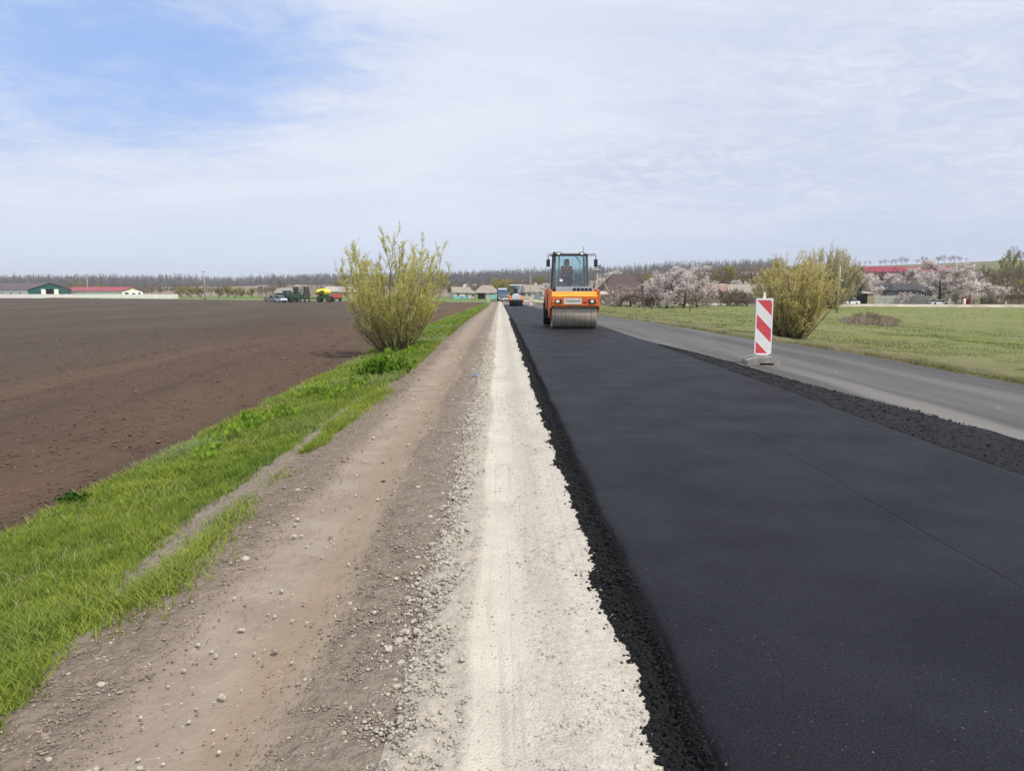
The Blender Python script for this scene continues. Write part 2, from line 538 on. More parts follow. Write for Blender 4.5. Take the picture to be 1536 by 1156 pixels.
def soil_path():
    t = NT('dry dirt of the shoulder'); p = t.pos(); x, y, z = t.xyz(p)
    wob = t.math('MULTIPLY', t.math('SUBTRACT', t.noise(t.vmul(p, (1, .3, 1)), 1.6, 4, .6), .5), .5)
    xx = t.math('ADD', x, wob)
    n1 = t.noise(p, 2.2, 6, .65); n2 = t.noise(p, 14, 6, .7); n3 = t.noise(p, 55, 4, .7)
    smooth_c = t.mix(t.mr(n1, .3, .7), (.232, .188, .147), (.285, .240, .190))
    rough_c = t.mix(t.mr(n2, .3, .7), (.185, .146, .114), (.245, .200, .158))
    w1 = t.math('MULTIPLY', t.mr(xx, -1.66, -1.36), t.mr(xx, -.92, -.76, 1, 0))     # wheel-smoothed band
    c = t.mix(t.math('MULTIPLY', w1, t.mr(n1, .3, .6, .5, 1)), rough_c, smooth_c)
    tanb = t.math('MULTIPLY', t.mr(xx, -1.22, -1.02), t.mr(xx, -1.0, -.80, 1, 0))
    c = t.mix(t.math('MULTIPLY', tanb, t.mr(n1, .3, .6, .2, .65)), c, (.235, .172, .118))
    g = t.mr(xx, -.95, -.35)
    c = t.mix(t.math('MULTIPLY', g, t.mr(n2, .35, .65, .2, .75)), c, (.25, .218, .180))
    c = t.mix(t.mr(xx, -2.35, -1.85, .7, 0), c, (.27, .232, .190))
    c = t.mix(t.mr(n3, .62, .74, 0, .5), c, (.115, .088, .068))
    c = t.mix(t.mr(t.noise(p, 38, 2, .5), .70, .75, 0, .8), c, (.42, .385, .33))
    far = t.mr(y, 14, 60)
    rb = t.math('SUBTRACT', 1.0, t.math('MULTIPLY', w1, .8))
    h = t.math('ADD', t.math('MULTIPLY', n2, 1.2), t.math('ADD', t.math('MULTIPLY', n3, .5), t.math('ADD', t.math('MULTIPLY', t.voro(p, 22), -.8), t.math('MULTIPLY', t.voro(p, 60), -.4))))
    return t.out(t.principled(c, .95, .1, normal=t.bump(t.math('MULTIPLY', h, rb), .8, .035)))

def gravel_mat():
    t = NT('crushed limestone'); p = t.pos(); x, y, z = t.xyz(p)
    wob = t.math('MULTIPLY', t.math('SUBTRACT', t.noise(t.vmul(p, (1, .25, 1)), 2.2, 4, .6), .5), .22)
    xx = t.math('ADD', x, wob)
    n1 = t.noise(p, 3, 5, .6); n2 = t.noise(p, 30, 5, .7); n3 = t.noise(p, 120, 3, .7); vo = t.voro(p, 75)
    ln = t.noise(t.vmul(p, (1, .02, 1)), 26, 2, .5)
    tint = t.mix(t.mr(n1, .3, .7), (.455, .418, .355), (.515, .475, .405))
    lft = t.mix(t.mr(n2, .3, .7), (.29, .262, .218), (.43, .39, .33))
    rgt = t.mix(t.mr(n2, .35, .62), (.37, .345, .30), (.48, .445, .38))
    c = t.mix(t.mr(xx, -.16, -.10), lft, tint)
    c = t.mix(t.mr(xx, .04, .16, 0, .85), c, rgt)
    grey = t.math('MULTIPLY', t.mr(xx, .10, .24), t.mr(xx, .25, .38, 1, 0))
    c = t.mix(t.math('MULTIPLY', grey, t.mr(n3, .42, .58, .0, .75)), c, (.315, .30, .275))
    c = t.mix(t.mr(t.noise(t.vmul(p, (1, .4, 1)), 1.7, 5, .65), .48, .66, 0, .45), c, (.335, .305, .255))
    c = t.mix(t.mr(n3, .56, .68, 0, .5), c, (.17, .155, .13))
    c = t.mix(t.mr(t.noise(p, 48, 3, .6), .66, .72, 0, .55), c, (.16, .145, .125))
    c = t.mix(t.mr(ln, .58, .66, 0, .28), c, (.29, .26, .215))
    c = t.mix(t.mr(y, 30, 90, 0, .3), c, (.34, .31, .265))
    h = t.math('ADD', t.math('MULTIPLY', n2, .18), t.math('ADD', t.math('MULTIPLY', vo, -.7), t.math('MULTIPLY', n3, .55)))
    return t.out(t.principled(c, .92, .15, normal=t.bump(h, .55, .014)))

def asphalt_new():
    t = NT('fresh black asphalt'); p = t.pos(); x, y, z = t.xyz(p)
    n1 = t.noise(t.vmul(p, (1, .2, 1)), .8, 4, .6); n2 = t.noise(p, 90, 4, .75); n3 = t.noise(p, 260, 2, .7); vo = t.voro(p, 110)
    blot = t.noise(p, 1.4, 5, .6)
    c = t.mix(t.mr(n1, .3, .7), (.0062, .0064, .0105), (.0090, .0093, .0145))
    c = t.mix(t.mr(n2, .50, .66, 0, .85), c, (.0035, .0035, .004))
    c = t.mix(t.mr(n3, .60, .76, 0, .5), c, (.045, .045, .047))
    c = t.mix(t.mr(t.noise(p, 60, 1, .5), .735, .76, 0, .6), c, (.16, .15, .14))
    wob = t.math('MULTIPLY', t.math('SUBTRACT', t.noise(t.vmul(p, (0, 1, 0)), .35, 3), .5), .20)
    seam = t.math('ABSOLUTE', t.math('SUBTRACT', t.math('ADD', x, wob), 2.72))
    sm = t.math('MULTIPLY', t.mr(seam, .004, .022, 1, 0), t.mr(t.noise(t.vmul(p, (.2, 1, 1)), 1.1, 2), .35, .55, .2, 1))
    sm = t.math('MULTIPLY', sm, t.mr(y, 22, 15, 0, 1))
    c = t.mix(t.math('MULTIPLY', sm, .75), c, (.004, .004, .0045))
    rough = t.mr(t.math('ADD', t.math('MULTIPLY', blot, .6), t.math('MULTIPLY', n1, .4)), .3, .7, .56, .68)
    h = t.math('ADD', t.math('MULTIPLY', n2, .8), t.math('SUBTRACT', t.math('MULTIPLY', vo, -.5), t.math('MULTIPLY', sm, 1.5)))
    gr = t.noise(p, 105, 3, .7)
    sp = t.math('MULTIPLY', t.mr(gr, .42, .66, .9, .25), t.mr(t.noise(p, 1.1, 4, .6), .35, .65, .22, .34))
    return t.out(t.principled(c, rough, sp, normal=t.bump(h, .5, .012)))

def asphalt_loose():
    t = NT('loose hot mix'); p = t.pos()
    n = t.noise(p, 60, 4, .7)
    c = t.mix(t.mr(n, .3, .7), (.006, .006, .007), (.020, .020, .022))
    return t.out(t.principled(c, .65, .15, normal=t.bump(t.noise(p, 45, 5, .75), .8, .03)))

def asphalt_old():
    t = NT('worn grey asphalt'); p = t.pos(); x, y, z = t.xyz(p)
    n1 = t.noise(t.vmul(p, (1, .035, 1)), 1.1, 5, .6); n2 = t.noise(p, 70, 4, .7); n3 = t.noise(t.vmul(p, (1, .05, 1)), 3.5, 4, .6)
    patch = t.noise(t.vmul(p, (1, .25, 1)), .5, 5, .6)
    c = t.mix(t.mr(n1, .3, .7), (.062, .061, .060), (.122, .117, .111))
    c = t.mix(t.mr(n3, .5, .7, 0, .5), c, (.050, .049, .050))
    c = t.mix(t.mr(patch, .54, .68, 0, .4), c, (.120, .115, .107))
    wob = t.math('MULTIPLY', t.math('SUBTRACT', t.noise(t.vmul(p, (1, .2, 1)), 1.3, 5, .65), .5), .5)
    dust = t.math('ABSOLUTE', t.math('SUBTRACT', t.math('ADD', x, wob), 5.65))
    c = t.mix(t.math('MULTIPLY', t.mr(dust, .10, .34, 1, 0), t.math('MULTIPLY', t.mr(y, 9, 20, .85, .1), t.mr(n2, .3, .7, .4, 1))), c, (.20, .19, .172))
    c = t.mix(t.mr(t.math('ADD', x, wob), 7.6, 8.5, 0, .6), c, (.060, .059, .060))
    ln = t.math('MULTIPLY', t.mr(t.math('ABSOLUTE', t.math('SUBTRACT', x, 4.42)), .05, .10, 1, 0), t.mr(y, 18, 24, 0, 1))
    c = t.mix(t.math('MULTIPLY', ln, t.mr(n2, .3, .7, .2, .8)), c, (.24, .235, .22))
    c = t.mix(t.mr(n2, .6, .75, 0, .4), c, (.042, .041, .040))
    c = t.mix(t.mr(t.noise(p, 2.3, 2, .5), .735, .755, 0, .7), c, (.40, .39, .37))
    c = t.mix(t.mr(y, 125, 145, 0, .65), c, (.20, .18, .155))
    return t.out(t.principled(c, .8, .25, normal=t.bump(n2, .35, .012)))

def grass_ground(name, near=True):
    t = NT(name); p = t.pos(); x, y, z = t.xyz(p)
    n1 = t.noise(p, .12, 5, .6); n2 = t.noise(p, 1.1, 6, .7); n3 = t.noise(p, 16, 5, .75); n4 = t.noise(t.vmul(p, (.25, 1, 1)), .5, 4, .6)
    if name.startswith('verge'):
        c = t.mix(t.mr(n2, .3, .7), (.085, .125, .022), (.12, .165, .030))
        c = t.mix(t.mr(n3, .5, .7, 0, .7), c, (.07, .055, .035))
        return t.out(t.principled(c, .95, .1, normal=t.bump(n3, .8, .05)))
    c = t.mix(t.mr(n2, .3, .7), (.125, .158, .046), (.190, .212, .075))
    c = t.mix(t.mr(t.math('ADD', t.math('MULTIPLY', n1, .6), t.math('MULTIPLY', n4, .4)), .44, .60, 0, .8), c, (.215, .195, .105))
    c = t.mix(t.mr(n3, .52, .72, 0, .4), c, (.085, .105, .032))
    c = t.mix(t.mr(t.noise(p, 4, 5, .75), .60, .70, 0, .6), c, (.245, .215, .13))
    kx = t.mr(t.math('ADD', x, t.math('ADD', t.math('MULTIPLY', n2, 2.5), t.math('MULTIPLY', n1, 6.0))), 12.0, 18.0, .75, 0)      # worn, dry edge beside the old road
    c = t.mix(kx, c, t.mix(t.mr(n3, .3, .7), (.14, .115, .08), (.215, .19, .115)))
    return t.out(t.principled(c, .95, .1, normal=t.bump(t.math('ADD', n3, t.math('MULTIPLY', n2, .8)), .8, .06)))

def far_ground():
    t = NT('far land'); p = t.pos(); x, y, z = t.xyz(p)
    n1 = t.noise(t.vmul(p, (1, .5, 1)), .010, 5, .6); n2 = t.noise(p, .06, 6, .7); n3 = t.noise(p, .5, 5, .7)
    green = t.mix(t.mr(n2, .3, .7), (.085, .150, .034), (.125, .19, .055))
    dry = t.mix(t.mr(n2, .3, .7), (.20, .155, .115), (.27, .215, .165))
    olive = t.mix(t.mr(n3, .3, .7), (.13, .112, .068), (.18, .155, .10))
    slope = t.mix(t.mr(n1, .44, .56), dry, olive)
    u = t.math('DIVIDE', x, t.math('MAXIMUM', y, 1.0))
    slope = t.mix(t.mr(u, .40, .56, 0, 1), slope, t.mix(t.mr(n1, .4, .6), (.125, .125, .055), (.16, .145, .08)))
    yy = t.math('ADD', t.math('ADD', y, t.math('MULTIPLY', n2, 40)), t.mr(u, .03, .10, 0, 165))
    c = t.mix(t.mr(yy, 345, 385), green, slope)
    return t.out(t.principled(c, .95, .1, normal=t.bump(n3, .6, .4)))

# ------------------------------------------------------------------ ground sheets
def structure(name, me):
    return tag(obj(name, me), kind='structure')

# the land itself, one sheet out past the horizon
xs = np.concatenate([-np.geomspace(9000, 60, 60), np.linspace(-56, 56, 57), np.geomspace(60, 9000, 60)])
ys = np.concatenate([np.linspace(-60, 200, 66), np.geomspace(205, 1300, 130), np.geomspace(1330, 9000, 30)])
X, Y = np.meshgrid(xs, ys)
Z = H(X, Y)
covered = (sstep(-14, -9, X) * (1 - sstep(12, 16, X))) * (1 - sstep(120, 200, Y))
structure('ground', grid_mesh('ground', X, Y, Z - .10 - .5 * covered, far_ground()))

# ploughed field on the left, out to a slanting far edge
yf = rows(-6, 310, .07, .0105)
def field_far(x): return np.interp(x, [-260, -199, -5, 0], [333, 300, 197, 195])
s = np.concatenate([np.arange(3.2, 9, .07), np.geomspace(9, 260, 190)])
S, Y0 = np.meshgrid(-s[::-1], yf)
T = (Y0 - yf[0]) / (yf[-1] - yf[0])
Yq = yf[0] + (Y0 - yf[0]) * (field_far(S) - yf[0]) / (yf[-1] - yf[0])
amp = np.clip(1.2 - Yq / 60, .15, 1)
Zf = H(S, Yq) - .04 + amp * (.03 * fbm(S * 2.2, Yq * 1.2, 3, 4) + .028 * fbm(S * 7, Yq * 5, 8, 3) + .02 * np.abs(fbm(S * 13, Yq * 12, 12, 2)))
Zf -= .18 * (1 - sstep(3.3, 3.9, -S))
structure('plowed_field', grid_mesh('plowed_field', S, Yq, Zf, soil_field()))

# grassy verge between field and path
yv = rows(-4, 190, .05, .012)
def verge_left(y):
    return -3.85 + .22 * fbm(y * .35, y * 0, 21, 3) + .0 * y
_vy = [-5, 2, 2.55, 2.9, 3.5, 3.85, 4.1, 4.57, 5.2, 6.1, 7.7, 8.6, 11.5, 12.8, 14, 17, 22, 40, 110, 190]
_vx = [-1.8, -1.86, -1.9, -1.92, -1.98, -2.02, -2.14, -2.22, -2.27, -2.27, -2.24, -2.26, -2.2, -1.98, -1.82, -1.78, -1.8, -1.85, -1.9, -2.3]
def verge_right(y):
    y = np.asarray(y, float)
    return np.interp(y, _vy, _vx) + .07 * fbm(y * 1.6, y * 0, 31, 4)
cols = np.linspace(-4.4, -1.2, 66)
S, Yv = np.meshgrid(cols, yv)
Zv = H(S, Yv) + .015 * fbm(S * 4, Yv * 4, 41, 4)
Zv -= .25 * (1 - sstep(-.12, .10, S - verge_left(Yv))) + .20 * sstep(-.05, .12, S - verge_right(Yv))
structure('verge_ground', grid_mesh('verge_ground', S, Yv, Zv, grass_ground('verge turf')))

# beaten dirt path along the shoulder
yp = rows(-2, 190, .022, .0085)
cols = np.arange(-2.95, -.22, .028)
S, Yp = np.meshgrid(cols, yp)
fade = np.clip(1.3 - Yp / 40, .2, 1)
smoothband = sstep(-1.68, -1.4, S) * (1 - sstep(-.98, -.8, S))
Zp = H(S, Yp) + fade * (.014 * fbm(S * 1.3, Yp * .5, 51, 3) + (1 - .8 * smoothband) * (.026 * fbm(S * 11, Yp * 10, 57, 4) + .016 * np.abs(fbm(S * 22, Yp * 20, 61, 3)))) - .018 * smoothband
Zp -= .3 * sstep(.08, .25, verge_right(Yp) - S)
structure('dirt_path', grid_mesh('dirt_path', S, Yp, Zp, soil_path()))

# crushed limestone strip
cols = np.concatenate([np.arange(-.62, .66, .02), np.arange(.68, 1.1, .1)])
S, Yg = np.meshgrid(cols, yp)
ed = -.40 + .05 * fbm(Yg * 1.1, Yg * 0, 71, 3) + .09 * fbm(S * 5, Yg * 6, 73, 4)
rough = 1 - sstep(-.2, -.1, S)
Zg = H(S, Yg) * 0 + zr(Yg) - .1 + .022 + fade[:, :1] * (rough * (.03 * fbm(S * 11, Yg * 8, 75, 4) + .022 * np.abs(fbm(S * 20, Yg * 12, 77, 3))) + .006 * fbm(S * 14, Yg * 11, 79, 4)
     - .012 * np.exp(-((S + .0) / .10) ** 2) + .004 * np.sin(S * 170 + 1.5 * fbm(Yg * .5, S * 0, 83, 2)) * np.exp(-((S - .0) / .09) ** 4))
Zg -= .06 * (1 - sstep(-.10, .10, S - ed))
structure('gravel_strip', grid_mesh('gravel_strip', S, Yg, Zg, gravel_mat()))

# the new lane: flat mat with a ragged battered edge
END = 131.0
ya = rows(-3, END, .03, .010); ya[-1] = END
tops = .745 + .025 * fbm(ya * 1.5, ya * 0, 91, 4)
foot = .575 + .075 * fbm(ya * 3.2, ya * 0, 95, 4)
k = np.linspace(0, 1, 9)
slopeX = foot[:, None] + (tops - foot)[:, None] * k[None]
kz = .48 * k ** .6 + .52 * sstep(.66, 1.0, k)
slopeZ = zr(ya)[:, None] - .085 + .085 * kz[None] + .014 * fbm(slopeX * 22, np.repeat(ya[:, None], 9, 1) * 16, 97, 4) * (k * (1 - .7 * k))[None] * 2
flat = np.concatenate([np.linspace(.79, 4.3, 44), [4.35, 4.40]])
FX_ = np.repeat(flat[None], len(ya), 0)
FX_[:, -2:] += .03 * fbm(ya * 1.2, ya * 0, 99, 3)[:, None]
FZ_ = zr(ya)[:, None] + .004 * fbm(FX_ * .9, ya[:, None] * .25, 101, 3)
FZ_[:, -1] -= .05
Xa = np.concatenate([slopeX, FX_], 1); Za = np.concatenate([slopeZ, FZ_], 1); Ya = np.repeat(ya[:, None], Xa.shape[1], 1)
me = grid_mesh('asphalt_lane', Xa, Ya, Za, [asphalt_new(), asphalt_loose()])
nq = Xa.shape[1] - 1
mi = np.zeros((len(ya) - 1, nq), np.int32); mi[:, :7] = 1
me.polygons.foreach_set('material_index', mi.ravel())
structure('asphalt_road', me)

# worn lane still open to traffic
yo = rows(-3, 420, .08, .012)
edge = np.interp(yo, [-3, 8, 12.4, 17, 21, 24, 34, 50, 110, 420], [8.8, 8.75, 8.7, 8.72, 8.5, 7.95, 7.55, 6.9, 6.9, 7.2]) + .07 * fbm(yo * 1.1, yo * 0, 105, 4)
left = np.interp(yo, [-3, 128, 135, 420], [4.25, 4.25, .55, .4])
k = np.linspace(0, 1, 48)
Xo = left[:, None] + (edge - left)[:, None] * k[None]
Yo = np.repeat(yo[:, None], 48, 1)
Zo = zr(Yo) - .03 + .006 * fbm(Xo * .8, Yo * .2, 107, 3)
Zo[:, -1] -= .12
structure('old_road', grid_mesh('old_road', Xo, Yo, Zo, asphalt_old()))

# spill of unrolled mix along the joint
ysn = rows(2, 23.5, .03, .004)
wid = np.interp(ysn, [2, 9.5, 11, 13, 15.8, 18.5, 21, 23.5], [1.1, 1.02, .8, .68, .58, .42, .16, .02])
k = np.linspace(0, 1, 30)
Xs = 4.36 + (wid * (1 + .16 * fbm(ysn * .9, ysn * 0, 111, 4)))[:, None] * k[None]
Ys = np.repeat(ysn[:, None], 30, 1)
Zs = -.022 + .035 * (np.sin(np.pi * k) ** .6)[None] * np.interp(ysn, [2, 14, 23.5], [1, .7, .1])[:, None] + .022 * fbm(Xs * 18, Ys * 16, 113, 4) * (np.sin(np.pi * k))[None]
Zs[:, 0] = -.06; Zs[:, -1] = -.06
structure('asphalt_joint', grid_mesh('asphalt_joint', Xs, Ys, Zs, asphalt_loose()))

# meadow on the right
ym = rows(-6, 168, .12, .011)
k = np.concatenate([np.linspace(0, .06, 40), np.geomspace(.063, 1, 90)])
em = np.interp(ym, yo, edge) - .12
Xm = em[:, None] + (190 - em)[:, None] * k[None]
Ym = np.repeat(ym[:, None], len(k), 1)
Zm = H(Xm, Ym) + np.clip(1.2 - Ym / 80, .2, 1) * (.09 * fbm(Xm * .5, Ym * .5, 121, 4) + .05 * fbm(Xm * 3, Ym * 3, 125, 3)) + .02
Zm += .05 * np.exp(-((Xm - em[:, None] - .45) / .22) ** 2) * (Ym < 60)
Zm[:, 0] -= .25
structure('meadow', grid_mesh('meadow', Xm, Ym, Zm, grass_ground('meadow turf')))

def ribbon(name, pts, width, mat, lift=.12, n=80):
    pts = np.array(pts, float)
    tt = np.linspace(0, len(pts) - 1, n)
    px_ = np.interp(tt, np.arange(len(pts)), pts[:, 0]); py_ = np.interp(tt, np.arange(len(pts)), pts[:, 1])
    tx = np.gradient(px_); ty = np.gradient(py_); L = np.hypot(tx, ty); nx_, ny_ = -ty / L, tx / L
    k = np.linspace(-.5, .5, 7)
    w = width * (1 + .25 * fbm(tt * 1.7, tt * 0, 131, 3))
    Xr = px_[:, None] + nx_[:, None] * w[:, None] * k[None]; Yr = py_[:, None] + ny_[:, None] * w[:, None] * k[None]
    Zr = H(Xr, Yr) + lift * (1 - (2 * k[None]) ** 4) + .0
    return structure(name, grid_mesh(name, Xr, Yr, Zr, mat))
dirtm = M('pale dirt track', (.37, .33, .265), .95, .1, .25, .4, bump=.3)
ribbon('side_road', [(6, 187), (24, 170), (52, 154), (98, 141), (150, 128)], 7.0, dirtm, .42)
ribbon('field_track', [(0, 203), (-40, 222), (-120, 262), (-190, 300)], 3.6, M('pale field track', (.21, .19, .11), .95, .1, .3, .3), .2)

# ------------------------------------------------------------------ loose stuff on the ground
def Zpath(x, y):
    return H(x, y)

# grass of the verge
def verge_blades():
    P = []; Hh = []; W = []
    for (y0, y1, n, h, w) in ((2.2, 6, 80000, .062, .0058), (6, 12, 70000, .07, .010), (12, 26, 60000, .09, .018), (26, 60, 36000, .13, .045), (60, 140, 18000, .17, .11)):
        y = rs.uniform(y0, y1, n); x = rs.uniform(-4.05, -1.5, n)
        ok = (x > verge_left(y) + rs.normal(0, .05, n)) & (x < verge_right(y) + rs.normal(0, .035, n) - .02)
        clump = fbm(x * 3.5, y * 3.0, 141, 3)
        ok &= rs.uniform(-.55, .5, n) < clump * .6 + .5
        x, y, clump = x[ok], y[ok], clump[ok]
        P.append(np.stack([x, y, H(x, y) - .01], -1))
        hh = h * rs.uniform(.5, 1.35, len(x)) * (1 + .9 * clump) * np.interp(x - verge_left(y), [0, .5, 2], [.8, .95, 1.1])
        Hh.append(hh); W.append(w * rs.uniform(.7, 1.3, len(x)))
    # stray tufts on the dirt between verge and path
    for (cx, cy, r_, n, h) in ((-1.98, 4.35, .10, 260, .08), (-1.93, 4.75, .12, 420, .10), (-1.97, 5.35, .14, 300, .09), (-2.02, 5.75, .10, 120, .07), (-1.86, 4.15, .14, 500, .10),
                               (-1.96, 3.95, .12, 500, .11), (-1.98, 6.6, .12, 120, .06), (-2.05, 7.9, .10, 90, .06), (-2.0, 9.2, .14, 350, .09), (-1.97, 9.9, .16, 500, .1), (-1.95, 10.9, .2, 700, .11), (-1.93, 11.9, .2, 700, .1)):
        x = cx + rs.normal(0, r_ * .6, n); y = cy + rs.normal(0, r_ * 1.5, n)
        P.append(np.stack([x, y, H(x, y) - .01], -1)); Hh.append(h * rs.uniform(.5, 1.2, n)); W.append(np.full(n, .008))
    n = 9000; y = rs.uniform(7.6, 12.4, n); x = rs.uniform(-2.14, -1.84, n)
    ok = (rs.uniform(-.5, .5, n) < fbm(x * 4, y * 2, 147, 3) + .3) & (x > -2.09 + .09 * fbm(y * 2, y * 0, 148, 3)) & (x < -1.90 + .1 * fbm(y * 2, y * 0, 149, 3))
    x, y = x[ok], y[ok]; P.append(np.stack([x, y, H(x, y) + .0], -1)); Hh.append(.075 * rs.uniform(.5, 1.3, len(x))); W.append(np.full(len(x), .010))
    P = np.concatenate(P); Hh = np.concatenate(Hh); W = np.concatenate(W)
    V, Q, T, tint = blades(P, Hh, W, .9, 5, .6)
    # yellower towards the field, deeper green in big soft patches
    tone = np.clip(.5 + .9 * fbm(P[:, 0] * 1.1, P[:, 1] * .7, 151, 3) + np.interp(P[:, 0] - verge_left(P[:, 1]), [0, .7, 1.3, 2.2], [.28, .15, -.18, -.05]), 0, 1)
    tone = np.where(P[:, 0] > verge_right(P[:, 1]) + .05, .95, tone)
    tint = .35 * tint + .65 * np.repeat(tone, 5)
    m = leafmat('verge grass', (.075, .155, .032), (.345, .40, .070), .4, .8, 0, 'tint', (.30, .345, .155))
    return tag(obj('verge_grass', np_mesh('verge_grass', V, Q, T, m, False, {'tint': tint})), kind='stuff')
verge_blades()

# grass, dry and green, on the meadow
def meadow_blades():
    P = []; Hh = []; W = []
    for (y0, y1, x1, n, h, w) in ((9, 18, 22, 60000, .065, .014), (18, 35, 40, 70000, .055, .022), (35, 80, 80, 60000, .07, .045), (80, 150, 140, 30000, .09, .1)):
        y = rs.uniform(y0, y1, n); e = np.interp(y, yo, edge); x = e + rs.uniform(0, 1, n) ** 1.5 * (x1 - e)
        cl = fbm(x * .9, y * .9, 161, 4)
        ok = rs.uniform(-.6, .6, n) < cl * .6 + .1
        x, y, cl = x[ok], y[ok], cl[ok]
        P.append(np.stack([x, y, H(x, y) + .0], -1)); Hh.append(h * rs.uniform(.4, 1.4, len(x)) * (1 + cl)); W.append(w * rs.uniform(.6, 1.3, len(x)))
    P = np.concatenate(P); Hh = np.concatenate(Hh); W = np.concatenate(W)
    V, Q, T, tint = blades(P, Hh, W, .8, 6, .5)
    e = np.interp(P[:, 1], yo, edge)
    tone = np.clip(.5 + 1.5 * fbm(P[:, 0] * .28, P[:, 1] * .28, 171, 4) + np.interp(P[:, 0] - e, [0, 1.5, 4, 10], [.45, .2, .05, -.12]), 0, 1)
    tint = .3 * tint + .7 * np.repeat(tone, 5)
    m = leafmat('meadow grass', (.11, .165, .036), (.32, .29, .155), .5, .8, 0, 'tint')
    return tag(obj('meadow_grass', np_mesh('meadow_grass', V, Q, T, m, False, {'tint': tint})), kind='stuff')
meadow_blades()

# dry weeds in a belt by the pole
n = 14000
x = rs.normal(0, 1, n); y = rs.normal(0, 1, n)
ok = (np.abs(x) < 2.6) & (y > -1.9) & (y < 3) & (fbm(x * 2.2, y * 2.2, 191, 4) > -.15 + .12 * (x * x + y * y - 1))
x, y = x[ok], y[ok]; n = len(x)
px_ = 1314 + x * 27; yy = 70 + y * 11
xx = (px_ - 750) / FX * yy
P = np.stack([xx, yy, H(xx, yy)], -1)
V, Q, T, tint = blades(P, rs.uniform(.2, .75, n) * (1 - .12 * x * x).clip(.3, 1), np.full(n, .04), .7, 9, .5)
tag(obj('dry_weeds', np_mesh('dry_weeds', V, Q, T, leafmat('dry weeds', (.20, .158, .118), (.34, .285, .215), .3, 1, 0, 'tint'), False, {'tint': tint})), kind='stuff')

# broad-leaved weeds in the far half of the verge
n = 9000
y = rs.uniform(7.5, 24, n); e_ = verge_right(y); x = e_ - .35 - rs.uniform(0, .9, n)
ok = fbm(x * 2.2, y * 1.2, 181, 3) > .24
x, y = x[ok], y[ok]
V, Q = leaf_quads(rs, np.stack([x, y, H(x, y) + rs.uniform(.03, .20, len(x))], -1), .075, .6, 1.2)
tag(obj('leafy_ground_cover', np_mesh('leafy_ground_cover', V, Q, None, leafmat('broad weed leaf', (.09, .19, .022), (.27, .38, .05), .35, 3, 0))), kind='stuff')

# loose limestone on the rough side of the strip and spilling on to the dirt
n = 7000
y = 2.2 * np.exp(rs.uniform(0, 1, n) * math.log(24 / 2.2))
x = -.36 + rs.normal(0, .085, n)
ok = x < -.14; x, y = x[ok], y[ok]
rad = rs.lognormal(0, .5, len(x)) * .0050 * np.clip(.8 + y / 14, .9, 2.0)
zz_ = np.where(x > -.40, zr(y) - .1 + .022 + .012, H(x, y))
V, T = lumps(np.stack([x, y, zz_], -1), rad, 14, .6)
tag(obj('loose_gravel', np_mesh('loose_gravel', V, None, T, M('limestone chips', (.36, .325, .27), .92, .15, .3, 18, bump=.5))), kind='stuff')

n = 12000
y = 2.2 * np.exp(rs.uniform(0, 1, n) ** 1.2 * math.log(12 / 2.2))
x = rs.uniform(-.17, .57, n)
ok = rs.uniform(0, 1, n) < np.interp(x, [-.17, -.1, .05, .14, .3, .57], [1, .35, .3, .9, 1, .7]) * (.6 + fbm(x * 6, y * 3, 195, 3))
x, y = x[ok], y[ok]
rad = rs.lognormal(0, .45, len(x)) * .0030 * np.clip(.8 + y / 12, .9, 1.8)
V, T = lumps(np.stack([x, y, zr(y) - .1 + .022 - .012 * np.exp(-(x / .10) ** 2) + rad * .1], -1), rad, 15, .6)
tag(obj('stone_chips', np_mesh('stone_chips', V, None, T, M('packed limestone chips', (.40, .37, .32), .92, .15, .35, 30, bump=.4))), kind='stuff')

# dead straw among the grass
n = 5200
y = 2.3 * np.exp(rs.uniform(0, 1, n) * math.log(30 / 2.3)); x = rs.uniform(-3.9, -1.75, n)
ok = (x < verge_right(y) + .05) & (fbm(x * 1.7, y * 1.7, 197, 3) > -.1)
x, y = x[ok], y[ok]
V, Q, T, tint = blades(np.stack([x, y, H(x, y) + .01], -1), rs.uniform(.025, .06, len(x)) * (1 + y / 12), .0016 + .0006 * y, 1.3, 17, .8)
tag(obj('dry_straw', np_mesh('dry_straw', V, Q, T, leafmat('dry straw', (.27, .235, .12), (.42, .37, .21), .3, 2, 0, 'tint'), False, {'tint': tint})), kind='stuff')

# crumbs of asphalt along the battered edge and the joint
n = 17000
y = 2.1 * np.exp(rs.uniform(0, 1, n) ** 1.15 * math.log(45 / 2.1))
k = rs.uniform(0, 1, n)
f_ = np.interp(y, ya, foot); t_ = np.interp(y, ya, tops)
x = f_ - .03 + (t_ - f_ - .01) * k
z = zr(y) - .082 + .082 * (.48 * k ** .6 + .52 * sstep(.66, 1, k))
rad = rs.lognormal(0, .38, n) * .0062 * np.clip(.8 + y / 18, .9, 2.4) * (1.25 - .5 * k)
m_ = rs.uniform(0, 1, n) < .05
x[m_] = f_[m_] - np.abs(rs.normal(0, .035, m_.sum())); z[m_] = zr(y[m_]) - .077; rad[m_] *= .9
c1 = np.stack([x, y, z + rad * .2], -1)
n2 = 7500
y = rs.uniform(5.5, 21, n2); w_ = np.interp(y, ysn, wid); k = rs.uniform(.02, 1.03, n2)
c2 = np.stack([4.37 + w_ * k, y, -.018 + .028 * np.sin(np.pi * np.clip(k, 0, 1)) ** .6 * np.interp(y, [2, 14, 23], [1, .7, .1])], -1)
r2 = rs.lognormal(0, .4, n2) * .0065
V, T = lumps(np.concatenate([c1, c2]), np.concatenate([rad, r2]), 3)
tag(obj('asphalt_crumbs', np_mesh('asphalt_crumbs', V, None, T, asphalt_loose())), kind='stuff')

